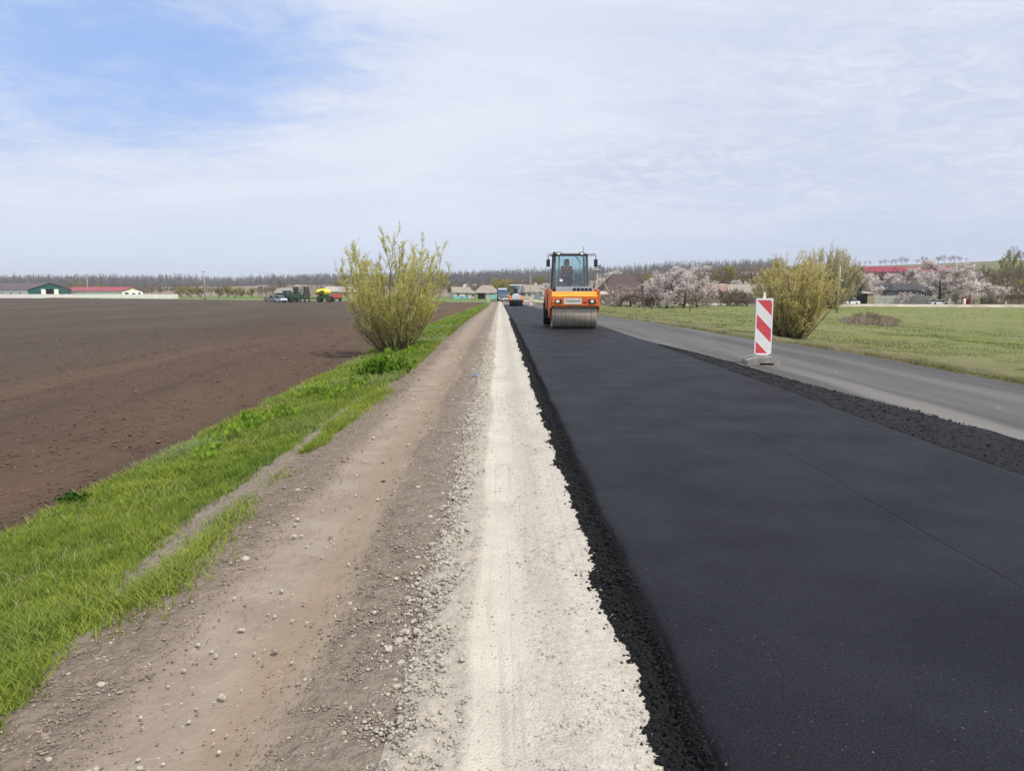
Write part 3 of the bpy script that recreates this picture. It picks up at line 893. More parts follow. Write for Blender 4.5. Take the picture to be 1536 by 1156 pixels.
# pebbles and clods
stone_m = M('chalky stone', (.46, .42, .355), .9, .15, .25, 14, bump=.5)
n = 2600
y = 2.2 * np.exp(rs.uniform(0, 1, n) * math.log(30 / 2.2))
x = np.where(rs.uniform(0, 1, n) < .72, -.42 + rs.normal(-.02, .11, n), rs.uniform(-1.9, -.3, n))
x = np.where((x > -.16), -.3 - rs.uniform(0, .2, n), x)
inside = np.where(x > -.4, .03, .0)
rad = rs.lognormal(0, .45, n) * .0042 * np.clip(.8 + y / 14, .9, 2.0)
V, T = lumps(np.stack([x, y, H(x, y) + inside + .001], -1), rad, 4)
tag(obj('pebbles', np_mesh('pebbles', V, None, T, stone_m)), kind='stuff')

clod_m = M('earth clod', (.25, .203, .162), .95, .1, .3, 10, bump=.5)
n = 24000
y = 2.3 * np.exp(rs.uniform(0, 1, n) * math.log(25 / 2.3))
x = np.where(rs.uniform(0, 1, n) < .55, rs.normal(-1.80, .22, n), rs.normal(-.64, .17, n))
x = np.clip(x, -2.5, -.42)
rad = rs.lognormal(0, .45, n) * .0036 * np.clip(.8 + y / 16, .9, 1.8)
V, T = lumps(np.stack([x, y, H(x, y) + .004], -1), rad, 5, .45)
tag(obj('dirt_clods', np_mesh('dirt_clods', V, None, T, clod_m)), kind='stuff')

n = 45000
y = 4.5 * np.exp(rs.uniform(0, 1, n) * math.log(60 / 4.5))
x = -3.8 - rs.uniform(0, 1, n) ** 1.2 * np.minimum(45, y * 1.0 + 3)
rad = rs.lognormal(0, .5, n) * .0074 * np.clip(.6 + y / 22, .7, 2.4)
V, T = lumps(np.stack([x, y, H(x, y) - .035 + rad * .15], -1), rad, 6, .55)
tag(obj('field_clods', np_mesh('field_clods', V, None, T, M('field clod', (.125, .089, .067), .95, .1, .35, 4, bump=.5))), kind='stuff')

# the bigger stones lying on the dirt, one by one
stone_px = [(315,677,11),(390,688,8),(468,735,15),(615,622,10),(912,560,11),(1113,493,11),(845,678,11),(1022,803,16),(775,748,6),(868,912,10),(223,1080,14),(440,1128,12),(408,1140,12),(638,1083,9),(645,1122,12),(1250,313,6),(700,188,5),(1065,180,7),(1090,185,5),(893,65,5),(1357,65,9),(1152,17,6),(920,432,6),(850,440,4),(570,492,5),(1172,598,7),(1235,420,6),(1483,157,5),(683,640,5),(450,768,6),(653,938,8),(975,590,8),(995,612,8),(905,850,7),(368,970,5),(1405,716,7),(1430,716,6),(1330,985,8),(1355,1060,8),(1380,1065,7)]
stones = [(a / 3.072, 780 + b / 3.072, c_ * .85) for a, b, c_ in stone_px]
stones += [(440 + a / 4.19, 880 + b / 4.19, c_) for a, b, c_ in [(355,92,10),(380,123,9),(368,297,10),(600,377,14),(785,292,15),(675,463,14),(775,468,14),(655,603,13),(705,655,14),(675,735,11),(675,830,13),(320,897,11),(550,900,10),(615,943,12),(1080,40,10),(835,35,8),(1025,985,12),(645,118,6),(730,85,6),(70,560,6),(107,560,5),(137,628,5),(355,745,8),(835,270,8),(640,1050,14)]]
stones += [(446, 731, 8), (458, 727, 6), (372, 748, 5), (447, 776, 7), (443, 784, 7), (452, 800, 6), (540, 772, 5), (548, 690, 5), (560, 655, 6), (575, 690, 6), (612, 665, 5), (630, 700, 5)]
protos = []
for i in range(6):
    r_ = np.random.RandomState(40 + i)
    b_ = MB(); b_.ball((0, 0, .25), (.52 * r_.uniform(.9, 1.1), .46 * r_.uniform(.8, 1.2), .36), 9, 7)
    P = np.array(b_.v)
    nn = np.array([vnoise(P[:, 0] * 2.3 + 9 * i, P[:, 1] * 2.3 + P[:, 2] * 2.9, 200 + i)]).T
    P = P * (1 + .75 * nn)
    b_.v = [tuple(q) for q in P]; b_.smooth = False
    protos.append(b_.mesh('stone', stone_m))
for i, (a, b, s_) in enumerate(stones):
    x, y = on_plane(a, b, -.085)
    w_ = s_ / FX * y * 1.02
    o = obj('stone', protos[i % 6], loc=(x, y, Hs(x, y) + (.012 if x > -.42 else -.004)))
    o.scale = (w_, w_, w_ * .85); o.rotation_euler = (0, 0, rs.uniform(0, 6.28))
    on_gravel = x > -.42
    tag(o, 'pale chalky stone on the broken edge of the white gravel strip' if on_gravel else 'small whitish stone lying loose on the brown dirt path', 'stone',
        group='stones on the gravel edge' if on_gravel else 'white stones on the dirt path')

# crumpled blue wrapper
b_ = MB()
gx, gy = np.meshgrid(np.linspace(-.07, .07, 12), np.linspace(-.05, .05, 9))
gz = .02 + .035 * np.abs(fbm(gx * 22, gy * 22, 300, 3)) + .012 * fbm(gx * 60, gy * 60, 301, 2)
me = grid_mesh('plastic_wrapper', gx + .02 * fbm(gx * 20, gy * 20, 303, 2), gy, gz, M('blue plastic', (.16, .20, .42), .35, .5, .35, 12, dirt=(.6, .6, .65, .8)))
x, y = on_plane(713, 564, -.09)
tag(obj('plastic_wrapper', me, loc=(x, y, Hs(x, y) + .01)), 'crumpled blue and white plastic wrapper on the gravel edge', 'wrapper')

# ------------------------------------------------------------------ trees and bushes
def rvec(r): 
    v = r.normal(0, 1, 3); return Vector(v / np.linalg.norm(v))

def limb(mb, r, p, d, L, rad, segs, wob, trop, k, taper=.35):
    pts = [p.copy()]; rr = [rad]
    d = d.normalized()
    for i in range(segs):
        d = (d + rvec(r) * wob + Vector((0, 0, trop))).normalized()
        p = p + d * (L / segs)
        pts.append(p.copy()); rr.append(rad * (1 - (1 - taper) * (i + 1) / segs))
    mb.tube(pts, rr, k, False)
    return pts, rr

def at_t(pts, t):
    f = t * (len(pts) - 1); i = min(int(f), len(pts) - 2); f -= i
    return pts[i].lerp(pts[i + 1], f), (pts[i + 1] - pts[i]).normalized()

def tree_parts(seed, h=9., trunk_h=2.2, trunk_r=.16, n1=7, n2=6, n3=6, n4=3, spread=.75, trop=.10, wob=.16, leaves=0, lsize=.16, twig_r=.012, stems=1, lscatter=.12, low=0.15, crown_w=1.0, aspect=.6, droop=0.0, lowcrown=False):
    """a tree in metres: trunk-and-limb mesh, fine crown of twigs (+ leaves or blossom)"""
    r = np.random.RandomState(seed)
    tb = MB(); tw = MB(); C = []
    tb.smooth = True
    for s_ in range(stems):
        lean = Vector((r.normal(0, .12), r.normal(0, .12), 1)) if stems == 1 else Vector((math.cos(6.28 * s_ / stems + r.uniform(-.4, .4)) * r.uniform(.1, spread), math.sin(6.28 * s_ / stems + r.uniform(-.4, .4)) * r.uniform(.1, spread), 1))
        base = Vector((0, 0, -.15)) if stems == 1 else Vector((r.normal(0, .12), r.normal(0, .12), -.1))
        Lt = h * r.uniform(.62, .8) / lean.length
        pts, rr = limb(tb, r, base, lean, Lt, trunk_r if stems == 1 else trunk_r * r.uniform(.4, .8), 7, .06 if stems == 1 else .09, .05, 7, .22)
        t0 = trunk_h / Lt if stems == 1 else low
        for i in range(n1):
            t_ = t0 + (1 - t0) * (i + r.uniform(0, .9)) / n1
            p, d = at_t(pts, min(t_, .98))
            az = i * 2.4 + r.uniform(-.5, .5)
            up = (.25 if not lowcrown else -.05) + .9 * t_ 
            dd = Vector((math.cos(az) * spread * crown_w, math.sin(az) * spread * crown_w, up))
            L1 = h * .42 * (1.12 - .6 * t_) * r.uniform(.8, 1.15)
            q1, r1 = limb(tb, r, p, dd, L1, trunk_r * (.5 if stems == 1 else .28) * (1.1 - .6 * t_), 5, wob, trop, 5, .3)
            for j in range(n2):
                p2, d2 = at_t(q1, .22 + .78 * (j + r.uniform(0, .9)) / n2)
                d2 = (d2 + rvec(r) * .75 + Vector((0, 0, .15)))
                L2 = L1 * r.uniform(.32, .55)
                q2, _ = limb(tw, r, p2, d2, L2, twig_r * 2.2, 4, wob, trop, 3, .45)
                for k_ in range(n3):
                    p3, d3 = at_t(q2, .15 + .85 * (k_ + r.uniform(0, .9)) / n3)
                    L3 = L2 * r.uniform(.35, .65)
                    q3, _ = limb(tw, r, p3, d3 + rvec(r) * .7 + Vector((0, 0, .1 - droop)), L3, twig_r, 3, wob, trop - droop * .5, 3, .5)
                    for m_ in range(n4):
                        p4, d4 = at_t(q3, r.uniform(.2, 1))
                        e = p4 + (d4 + rvec(r) * .8 + Vector((0, 0, -droop))).normalized() * L3 * r.uniform(.3, .6)
                        tw.tube([p4, e], [twig_r * .8, twig_r * .5], 3, False)
                        C.append(p4); C.append(e); C.append(p4.lerp(e, .5))
    V = np.array(tw.v); F = np.array(tw.f)
    mi = np.zeros(len(F), np.int32)
    if leaves:
        C = np.array([tuple(c) for c in C])
        idx = r.randint(0, len(C), leaves)
        cl = fbm(C[:, 0] * .9 / (h / 9), C[:, 2] * .9 / (h / 9) + C[:, 1] * .7, seed, 3)
        idx = idx[r.uniform(-.5, .45, leaves) < cl[idx] + .12]
        LV, LQ = leaf_quads(r, C[idx] + r.normal(0, lscatter, (len(idx), 3)), lsize, aspect)
        F = np.concatenate([F, LQ + len(V)]); mi = np.concatenate([mi, np.ones(len(LQ), np.int32)]); V = np.concatenate([V, LV])
    return tb, V, F, mi

bark = M('grey bark', (.115, .092, .075), .9, .1, .3, 3, bump=.6)
bark_dark = M('dark bark', (.055, .043, .037), .9, .1, .3, 3, bump=.6)
twig_grey = leafmat('grey twigs', (.19, .17, .155), (.29, .26, .235), 0, .5, .2)
twig_brown = leafmat('brown twigs', (.17, .135, .108), (.265, .215, .17), 0, .5, .2)
twig_olive = leafmat('olive twigs', (.19, .165, .085), (.28, .245, .13), 0, .5, .2)
leaf_yg = leafmat('young leaves', (.19, .20, .035), (.34, .335, .085), .35, .8, .2)
leaf_olive = leafmat('olive catkins', (.22, .19, .055), (.37, .32, .115), .3, .8, .15)
leaf_pale = leafmat('pale willow leaf', (.26, .24, .12), (.42, .385, .21), .3, .8, .15)
petal = leafmat('pink blossom', (.56, .475, .465), (.80, .735, .725), .35, .7, .12)
petal_w = leafmat('white blossom', (.58, .53, .50), (.80, .77, .74), .35, .7, .1)
petal_d = leafmat('dull blossom', (.36, .285, .265), (.56, .475, .455), .3, .7, .15)
leaf_bronze = leafmat('bronze leaf', (.22, .165, .105), (.33, .25, .165), .3, .7, .2)
leaf_yellow = leafmat('forsythia yellow', (.28, .25, .03), (.46, .42, .07), .3, .7, .15)
leaf_dark = leafmat('evergreen', (.018, .030, .016), (.045, .065, .032), .15, .7, .15)

PROTO = {}
def proto(kind, seed, tm, cm, lm=None, **kw):
    key = (kind, seed)
    tb, V, F, mi = tree_parts(seed, **kw)
    quads = F
    me = np_mesh(kind + '_crown', V, quads, None, [cm] + ([lm] if lm else []))
    me.polygons.foreach_set('material_index', mi)
    PROTO.setdefault(kind, []).append((tb.mesh('trunk', tm), me, kw.get('h', 9.)))

for sd_ in (1, 2, 3):
    proto('bare_tree', sd_, bark, twig_grey, None, h=10, trunk_h=2.0, n1=9, n2=6, n3=6, n4=3, twig_r=.018, trop=.12)
    proto('brown_tree', sd_ + 10, bark, twig_brown, leaf_bronze, h=8, trunk_h=1.2, n1=9, n2=6, n3=6, n4=3, twig_r=.018, leaves=1500, lsize=.13, spread=.9)
    proto('leafing_tree', sd_ + 20, bark, twig_olive, leaf_yg, h=8, trunk_h=1.2, n1=9, n2=6, n3=6, n4=3, twig_r=.015, leaves=4200, lsize=.17, spread=.85)
    proto('blossom_tree', sd_ + 30, bark_dark, twig_brown, petal, h=8, trunk_h=.7, lowcrown=True, n1=10, n2=7, n3=6, n4=3, twig_r=.015, leaves=14000, lsize=.19, spread=1.0, crown_w=1.25, aspect=.9, lscatter=.16, trop=.03)
    proto('white_blossom', sd_ + 36, bark_dark, twig_brown, petal_w, h=8, trunk_h=.8, lowcrown=True, n1=10, n2=7, n3=6, n4=3, twig_r=.015, leaves=14000, lsize=.19, spread=1.0, crown_w=1.2, aspect=.9, lscatter=.16, trop=.03)
for sd_ in (1, 2):
    proto('dull_blossom', sd_ + 50, bark_dark, twig_brown, petal_d, h=6, trunk_h=.35, lowcrown=True, n1=9, n2=6, n3=6, n4=3, twig_r=.016, leaves=5200, lsize=.17, spread=1.05, crown_w=1.3, aspect=.9, lscatter=.15, trop=.02)
    proto('shrub', sd_ + 60, bark, twig_brown, leaf_bronze, h=4, trunk_r=.06, stems=7, n1=5, n2=4, n3=4, n4=3, twig_r=.013, leaves=700, lsize=.09, spread=.75, low=.1)
    proto('leafing_shrub', sd_ + 70, bark, twig_olive, leaf_olive, h=5, trunk_r=.07, stems=7, n1=5, n2=4, n3=4, n4=3, twig_r=.013, leaves=5200, lsize=.15, spread=.7, low=.1)
proto('evergreen', 81, bark_dark, twig_brown, leaf_dark, h=6, trunk_h=.6, n1=12, n2=6, n3=6, n4=3, twig_r=.02, leaves=8000, lsize=.2, spread=.7)
proto('forsythia', 82, bark, twig_olive, leaf_yellow, h=5, trunk_r=.07, stems=7, n1=5, n2=4, n3=4, n4=3, twig_r=.015, leaves=5200, lsize=.17, spread=.8, low=.1)
proto('willow', 90, bark, twig_olive, leaf_pale, h=11, trunk_h=1.4, trunk_r=.3, n1=13, n2=8, n3=8, n4=3, twig_r=.017, leaves=15000, lsize=.13, spread=.95, crown_w=1.15, trop=.12, aspect=.45, lscatter=.1)

NAMES = {'bare_tree': 'bare_tree', 'brown_tree': 'budding_tree', 'leafing_tree': 'leafing_tree', 'blossom_tree': 'blossom_tree', 'white_blossom': 'blossom_tree', 'dull_blossom': 'blossom_tree', 'shrub': 'bare_shrub', 'leafing_shrub': 'leafing_shrub', 'evergreen': 'evergreen_tree', 'forsythia': 'flowering_shrub', 'willow': 'willow_tree'}
TCOUNT = [0]
def tree(kind, px, Y, h, label, group=None, wide=1.0, rz=None, x=None, cat=None):
    TCOUNT[0] += 1
    r = np.random.RandomState(500 + TCOUNT[0])
    tm, cm, h0 = PROTO[kind][r.randint(len(PROTO[kind]))]
    x = X_at(px, Y) if x is None else x
    s = h / h0
    root = thing(NAMES[kind], label, cat or ('shrub' if 'shrub' in NAMES[kind] else 'tree'), (x, Y, Hs(x, Y) - .12), r.uniform(0, 6.28) if rz is None else rz, group)
    root.scale = (s * wide, s * wide, s)
    obj('stems' if 'shrub' in NAMES[kind] else 'trunk', tm, root)
    obj('crown', cm, root)
    return root

# --- the near bush on the verge
def big_bush(name, label, seed, x, y, h, n_st, spread, leafm, twigm, barkm, nleaf, lsize, stretch=(1, 1), lean=(0, 0), shoots=11, group=None, dome=.22, var=(.72, 1.04), trop=.135, wob=.055, lowf=1.9):
    r = np.random.RandomState(seed)
    root = thing(name, label, 'bush', (x, y, Hs(x, y) - .05), 0, group)
    st = MB(); st.smooth = True; tw = MB(); C = []
    low_n = n_st // 3
    for i in range(n_st + low_n):
        lowst = i >= n_st
        a = 2.39996 * i + r.uniform(-.3, .3); q = math.sqrt((i + .5) / n_st) if not lowst else r.uniform(.7, 1)
        out = spread * q * r.uniform(.75, 1.2) * (lowf if lowst else 1)
        d = Vector((math.cos(a) * out * stretch[0] + lean[0], math.sin(a) * out * stretch[1] + lean[1], 1.0)).normalized()
        base = Vector((math.cos(a) * .32 * q * stretch[0], math.sin(a) * .32 * q, 0)) + Vector((r.normal(0, .04), r.normal(0, .04), 0))
        L = h * (1.06 - dome * q * q) * r.uniform(*var) * (r.uniform(.42, .66) if lowst else 1)
        rad = r.uniform(.011, .026)
        pts = [base.copy()]; p = base.copy(); rr = [rad]
        for k in range(9):
            d = (d + rvec(r) * wob + Vector((0, 0, trop * min(1.0, 1.6 - k * .15)))).normalized()
            p = p + d * L / 9; pts.append(p.copy()); rr.append(rad * (1 - .088 * (k + 1)))
        st.tube(pts, rr, 5, False)
        for j in range(shoots):
            t_ = .10 + .88 * (j + r.uniform(0, .9)) / shoots
            p0, d0 = at_t(pts, t_)
            dd = (d0 + rvec(r) * .62 + Vector((0, 0, .25))).normalized()
            Ls = h * r.uniform(.10, .25) * (1.15 - .5 * t_)
            q1 = [p0]; pp = p0.copy()
            for k in range(4):
                dd = (dd + rvec(r) * .12 + Vector((0, 0, .13))).normalized(); pp = pp + dd * Ls / 4; q1.append(pp.copy())
            tw.tube(q1, [.0075, .006, .005, .004, .003], 3, False)
            C += [(tuple(at_t(q1, w)[0]), t_) for w in np.linspace(.15, 1, 6)]
            for k in range(4):
                p2, d2 = at_t(q1, r.uniform(.1, .95))
                e = p2 + (d2 + rvec(r) * .7 + Vector((0, 0, .2))).normalized() * Ls * r.uniform(.25, .6)
                tw.tube([p2, e], [.0045, .003], 3, False)
                C += [(tuple(p2.lerp(e, w)), t_) for w in (.3, .65, 1.0)]
        C += [(tuple(at_t(pts, w)[0]), w) for w in np.linspace(.4, 1, 9)]
    pos = np.array([c for c, _ in C]); hz = pos[:, 2] / h
    idx = r.randint(0, len(pos), nleaf)
    cl = fbm(pos[:, 0] * 1.6, pos[:, 2] * 1.6 + pos[:, 1], seed, 3)
    keep = r.uniform(0, 1, nleaf) < np.interp(hz[idx], [0, .18, .4, .6, 1], [.10, .35, .85, 1, .8]) * np.clip(.75 + 1.2 * cl[idx], .1, 1.2)
    idx = idx[keep]
    LV, LQ = leaf_quads(r, pos[idx] + r.normal(0, .022, (len(idx), 3)), lsize, .5, .5)
    st.build('stems', barkm, root, fix=False)
    obj('twigs', np_mesh('twigs', np.array(tw.v), np.array(tw.f), None, twigm), root)
    obj('leaves', np_mesh('leaves', LV, LQ, None, leafm), root)
    return root
bx = -2.95
big_bush('bush', 'tall yellow green leafing bush growing on the grass verge at the ploughed field edge', 71, bx, 21.3, 3.28, 46, 1.0,
         leafmat('bush leaf', (.47, .455, .10), (.72, .69, .24), .55, 1.0, 0), leafmat('bush twig', (.32, .275, .17), (.44, .385, .25), 0, 1, 0), M('bush bark', (.17, .14, .098), .9, .1, .3, 5), 62000, .046, wob=.10, var=(.70, 1.02), shoots=13, trop=.115)
big_bush('bush', 'broad olive bush behind the red and white beacon at the old road edge', 73, X_at(1188, 26), 26, 2.85, 80, .68,
         leafmat('olive bush leaf', (.53, .465, .17), (.75, .68, .32), .55, 1.0, 0), leafmat('olive bush twig', (.31, .255, .15), (.43, .365, .22), 0, 1, 0), M('olive bush bark', (.10, .082, .055), .9, .1, .3, 5), 80000, .050, (1.2, .95), dome=.30, var=(.84, 1.0), trop=.085, wob=.10, shoots=12, lowf=1.35)

wil = big_bush('willow_tree', 'tall rounded pale willow standing behind the olive bush and the pole', 75, X_at(1241, 128), 128, 3.0, 120, 1.2, leafmat('pale willow bud', (.46, .42, .24), (.68, .63, .40), .5, .8, 0), leafmat('willow twig', (.30, .265, .16), (.42, .375, .24), 0, .5, 0), bark, 150000, .050, (1, 1), dome=.34, var=(.88, 1.0), trop=.075, wob=.10, shoots=12)
wil['category'] = 'tree'
wil.scale = (3.15, 3.15, 3.3)
# leafy weed in the verge
r_ = np.random.RandomState(4)
C = r_.normal(0, 1, (420, 3)) * (.20, .2, .09) + (0, 0, .15)
V, Q = leaf_quads(r_, C, .13, .6, 1.0)
x, y = on_plane(576, 562, -.15)
o = obj('leafy_weed', np_mesh('leafy_weed', V, Q, None, leafmat('weed leaf', (.030, .085, .010), (.13, .22, .02), .3, 6, 0)), loc=(x, y, Hs(x, y)))  # low weed built of loose leaf quads, without woody stems
tag(o, 'bushy bright green weed clump on the verge beside the dirt path', 'weed')
x, y = on_plane(112, 757, -.32)
C = r_.normal(0, 1, (240, 3)) * (.05, .05, .03) + (0, 0, .05)
V, Q = leaf_quads(r_, C, .045, .6, 1.0)
o = obj('leafy_weed', np_mesh('dark_leafy_weed', V, Q, None, leafmat('dark weed leaf', (.018, .055, .008), (.055, .12, .02), .3, 6, 0)), loc=(x, y, Hs(x, y)))  # small leafy weed, unconnected leaf quads only, not a bush
tag(o, 'small dark green weed on the field side edge of the verge', 'weed')

# ------------------------------------------------------------------ far woods (one mass)
def woods(name, px0, px1, y0, y1, n, hgt, seed, cols, dens=None):
    r = np.random.RandomState(seed)
    Y_ = np.sqrt(r.uniform(y0 ** 2, y1 ** 2, n)); px = r.uniform(px0, px1, n)
    if dens is not None:
        keep = dens(px, Y_, r); Y_, px = Y_[keep], px[keep]; n = len(px)
    X_ = (px - 750) / FX * Y_
    Z_ = H(X_, Y_) - .4
    hh = hgt * r.uniform(.5, 1.08, n) * (1 + .45 * fbm(X_ / 45, Y_ / 45, seed, 2))
    tint = np.clip(.5 + .55 * fbm(X_ / 30, Y_ / 30, seed + 3, 3) + r.normal(0, .20, n), 0, 1)
    Vs = []; Qs = []; Ts = []; off = 0
    def ribbons(P0, P1, w0, w1, tn):
        nonlocal off
        d = P1 - P0; a = r.uniform(0, np.pi, len(P0))
        s = np.stack([np.cos(a), np.sin(a), np.zeros_like(a)], -1)
        s2 = np.stack([-np.sin(a), np.cos(a), np.zeros_like(a)], -1)
        for sd in (s, s2):
            V = np.stack([P0 - sd * w0[:, None], P0 + sd * w0[:, None], P1 + sd * w1[:, None], P1 - sd * w1[:, None]], 1).reshape(-1, 3)
            Qs.append((np.arange(len(P0)) * 4)[:, None] + np.arange(4)[None] + off); off += len(V); Vs.append(V); Ts.append(np.repeat(tn, 4))
    base = np.stack([X_, Y_, Z_], -1)
    top = base + np.stack([r.normal(0, .4, n), r.normal(0, .4, n), hh], -1)
    ribbons(base, top, np.full(n, .10), np.full(n, .04), tint)
    nb = 24
    f = r.uniform(.15, .95, (n, nb))
    P0 = base[:, None] + (top - base)[:, None] * f[..., None]
    az = r.uniform(0, 6.28, (n, nb)); L = hh[:, None] * .30 * (1.15 - f) * r.uniform(.6, 1.3, (n, nb))
    P1 = P0 + np.stack([np.cos(az) * L * .8, np.sin(az) * L * .8, L * .8], -1)
    ribbons(P0.reshape(-1, 3), P1.reshape(-1, 3), np.full(n * nb, .13), np.full(n * nb, .05), np.repeat(tint, nb))
    m = leafmat(name + ' twigs', cols[0], cols[1], 0, .02, 0, 'tint')
    tag(obj(name, np_mesh(name, np.concatenate(Vs), np.concatenate(Qs), None, m, False, {'tint': np.concatenate(Ts)})), kind='stuff')

woods('far_woods', -60, 905, 740, 1120, 9500, 13.5, 21, ((.15, .148, .156), (.28, .275, .278)),
      lambda px, Y, r: (r.uniform(0, 1, len(px)) < np.interp(px, [0, 250, 330, 520, 700, 905], [.85, .95, .9, 1, 1, .8])) & (Y > np.interp(px, [0, 200, 300, 520, 560, 905], [740, 760, 860, 830, 760, 740])))
woods('forest_edge', -60, 905, 735, 1100, 5200, 6.5, 22, ((.17, .152, .138), (.30, .27, .235)),
      lambda px, Y, r: (fbm(px / 25, Y / 40, 79, 3) > -.3) & (Y > np.interp(px, [0, 200, 300, 520, 560, 905], [735, 755, 850, 825, 755, 735])))
woods('ridge_treeline', 890, 1175, 930, 1110, 1100, 15, 23, ((.15, .145, .135), (.28, .265, .235)))
woods('far_thicket', -60, 1000, 540, 800, 5200, 5.5, 25, ((.15, .122, .098), (.27, .225, .17)),
      lambda px, Y, r: fbm(px / 60, Y / 60, 77, 3) > np.interp(px, [0, 250, 330, 520, 620, 1000], [-.4, -.3, .18, .16, -.3, -.5]))
woods('slope_thicket', 870, 1580, 195, 820, 7500, 6.0, 27, ((.145, .118, .082), (.29, .24, .165)),
      lambda px, Y, r: (fbm(px / 40, Y / 50, 78, 3) > -.25) & (Y < np.interp(px, [880, 1140, 1300, 1440, 1560], [860, 860, 420, 400, 430])) & ~((px > 1265) & (px < 1320) & (Y < 260)))

# ------------------------------------------------------------------ background trees, one by one
def ridge_tree(px, h, w, lab):
    tree('bare_tree', px, 1085, h, lab, 'lone trees on the skyline', w)
for px, h, w in ((1318, 9, 1.6), (1326, 11, 1.9), (1334, 9, 1.5), (1342, 10, 1.6), (1350, 12, 2.0), (1357, 12, 1.6), (1372, 9, 1.5), (1379, 12, 1.7), (1386, 11, 1.3), (1404, 12, 1.9), (1413, 13, 2.0), (1421, 11, 1.6), (1429, 13, 1.9), (1437, 10, 1.6), (1303, 8, 1.6), (1296, 8, 1.4), (1446, 7, 1.5)):
    ridge_tree(px, h, w, 'faint bare tree on the skyline above the long maroon roof')
tree('bare_tree', 1511, 700, 18, 'large bare tree on the green ridge near the picture edge, left of two', None, 1.5)
tree('bare_tree', 1527, 690, 16, 'bare tree on the green ridge at the picture edge, right of two', None, 1.5)

G1 = 'yellowish shrubs beyond the left field'
for px, Y, h in ((118, 420, 7.5), (150, 430, 7), (272, 330, 5.2), (286, 320, 4.6), (300, 325, 5), (328, 318, 4.8), (341, 322, 5.2), (352, 318, 4.4), (362, 330, 4.8), (378, 322, 4.2), (513, 330, 7.5), (503, 335, 6), (529, 325, 6.5), (678, 330, 6)):
    tree('leafing_shrub', px, Y, h, 'yellowish green shrub in the row beyond the far edge of the ploughed field', G1, 1.25)
G2 = 'brown bushes beyond the left field'
for px, Y, h in ((316, 345, 5), (392, 335, 6), (400, 320, 5), (408, 330, 5.5), (388, 325, 5), (424, 350, 8), (456, 360, 6), (240, 400, 5), (486, 350, 5), (560, 330, 5), (600, 335, 6), (640, 340, 6), (660, 335, 5)):
    tree('brown_tree', px, Y, h, 'brownish budding bush beyond the far edge of the ploughed field', G2, 1.2)
G3 = 'pale blossom bushes below the far woods'
for px, Y, h in ((300, 520, 5), (392, 560, 5), (452, 540, 4.5), (520, 560, 5), (604, 420, 6), (622, 400, 6), (652, 430, 6), (580, 480, 5), (1012, 480, 5)):
    tree('white_blossom', px, Y, h, 'tiny pale blossoming bush on the slope below the far woods', G3, 1.2)
tree('bare_tree', 95, 296, 5.5, 'small bare tree in front of the green barn gable', None, 1.1)
tree('forsythia', 752, 345, 9.5, 'bright yellow shrub behind the blue truck and the village roofs', None, 1.3)
tree('forsythia', 741, 350, 7, 'smaller yellow shrub left of the bright one, behind the tan hip roof', None, 1.2)
tree('leafing_tree', 806, 420, 12, 'light green leafing tree on the slope behind the white house with the blue gate', None, 1.1)
G4 = 'brown trees behind the village roofs'
for px, Y, h in ((690, 420, 8), (706, 430, 9), (722, 420, 8), (768, 400, 9), (782, 430, 10), (796, 400, 8), (815, 380, 7), (715, 380, 6), (736, 400, 8), (760, 460, 9), (830, 400, 9), (846, 420, 9), (870, 400, 8)):
    tree('brown_tree', px, Y, h, 'brown budding tree behind the village roofs, straight up the road', G4, 1.25)
tree('white_blossom', 822, 250, 6.7, 'white blossom tree just left of the big orange roller cab', None, 1.18)
tree('white_blossom', 903, 190, 8.1, 'white blossom tree right of the big roller cab, behind the braced pole', None, 1.47)
tree('dull_blossom', 921, 150, 4.5, 'dull pink thorny bush at the foot of the dark brown hipped roof', None, 1.47)
tree('dull_blossom', 946, 128, 4.7, 'dusty pink blossom bush below the brown roof, left of two', None, 1.71)
tree('dull_blossom', 967, 126, 4.8, 'dusty pink blossom bush beside the big blossom tree, right of two', None, 1.59)
tree('blossom_tree', 1000, 123, 7.4, 'big pink blossom tree left of the leaning poles, thick dark trunk', None, 1.24)
tree('blossom_tree', 1026, 127, 8.1, 'tallest pink blossom tree in the group beyond the green meadow', None, 1.30)
tree('dull_blossom', 1046, 135, 6.3, 'dull pink blossom tree at the right end of the group beyond the meadow', None, 1.30)
tree('blossom_tree', 985, 150, 6.3, 'pink blossom tree behind the bushes beside the brown roof', None, 1.30)
tree('brown_tree', 1084, 215, 9.0, 'rounded brown tree behind the reddish shed roof', None, 1.2)
tree('leafing_tree', 1092, 240, 10.5, 'rounded olive tree rising above the reddish shed roof', None, 1.15)
tree('shrub', 1080, 152, 4.0, 'brown bare shrub in front of the long pale roof, left one', None, 1.4)
tree('shrub', 1094, 150, 4.2, 'brown bare shrub in front of the long pale roof, middle one', None, 1.4)
tree('shrub', 1113, 150, 3.8, 'brown bare shrub in front of the long pale roof, right one', None, 1.3)
G7 = 'low brown scrub along the dirt side road'
for px, Y, h in ((905, 138, 2.4), (915, 134, 2.2), (928, 130, 2.4), (940, 126, 2.0), (958, 124, 2.2), (975, 124, 2.4), (990, 122, 2.2), (1012, 128, 2.6), (1038, 132, 2.4), (1052, 146, 2.8), (1100, 148, 3.0), (1106, 152, 3.4), (1122, 150, 3.0), (1128, 148, 2.6), (1060, 150, 2.4)):
    tree('shrub' if h > 2.2 else 'brown_tree', px, Y, h, 'low brown scrub along the dirt side road between the roller and the beacon', G7, 1.7, cat='shrub')
tree('white_blossom', 1133, 160, 4.7, 'small white blossom bush showing beside the striped beacon top', None, 1.30)
G5 = 'trees on the village slope'
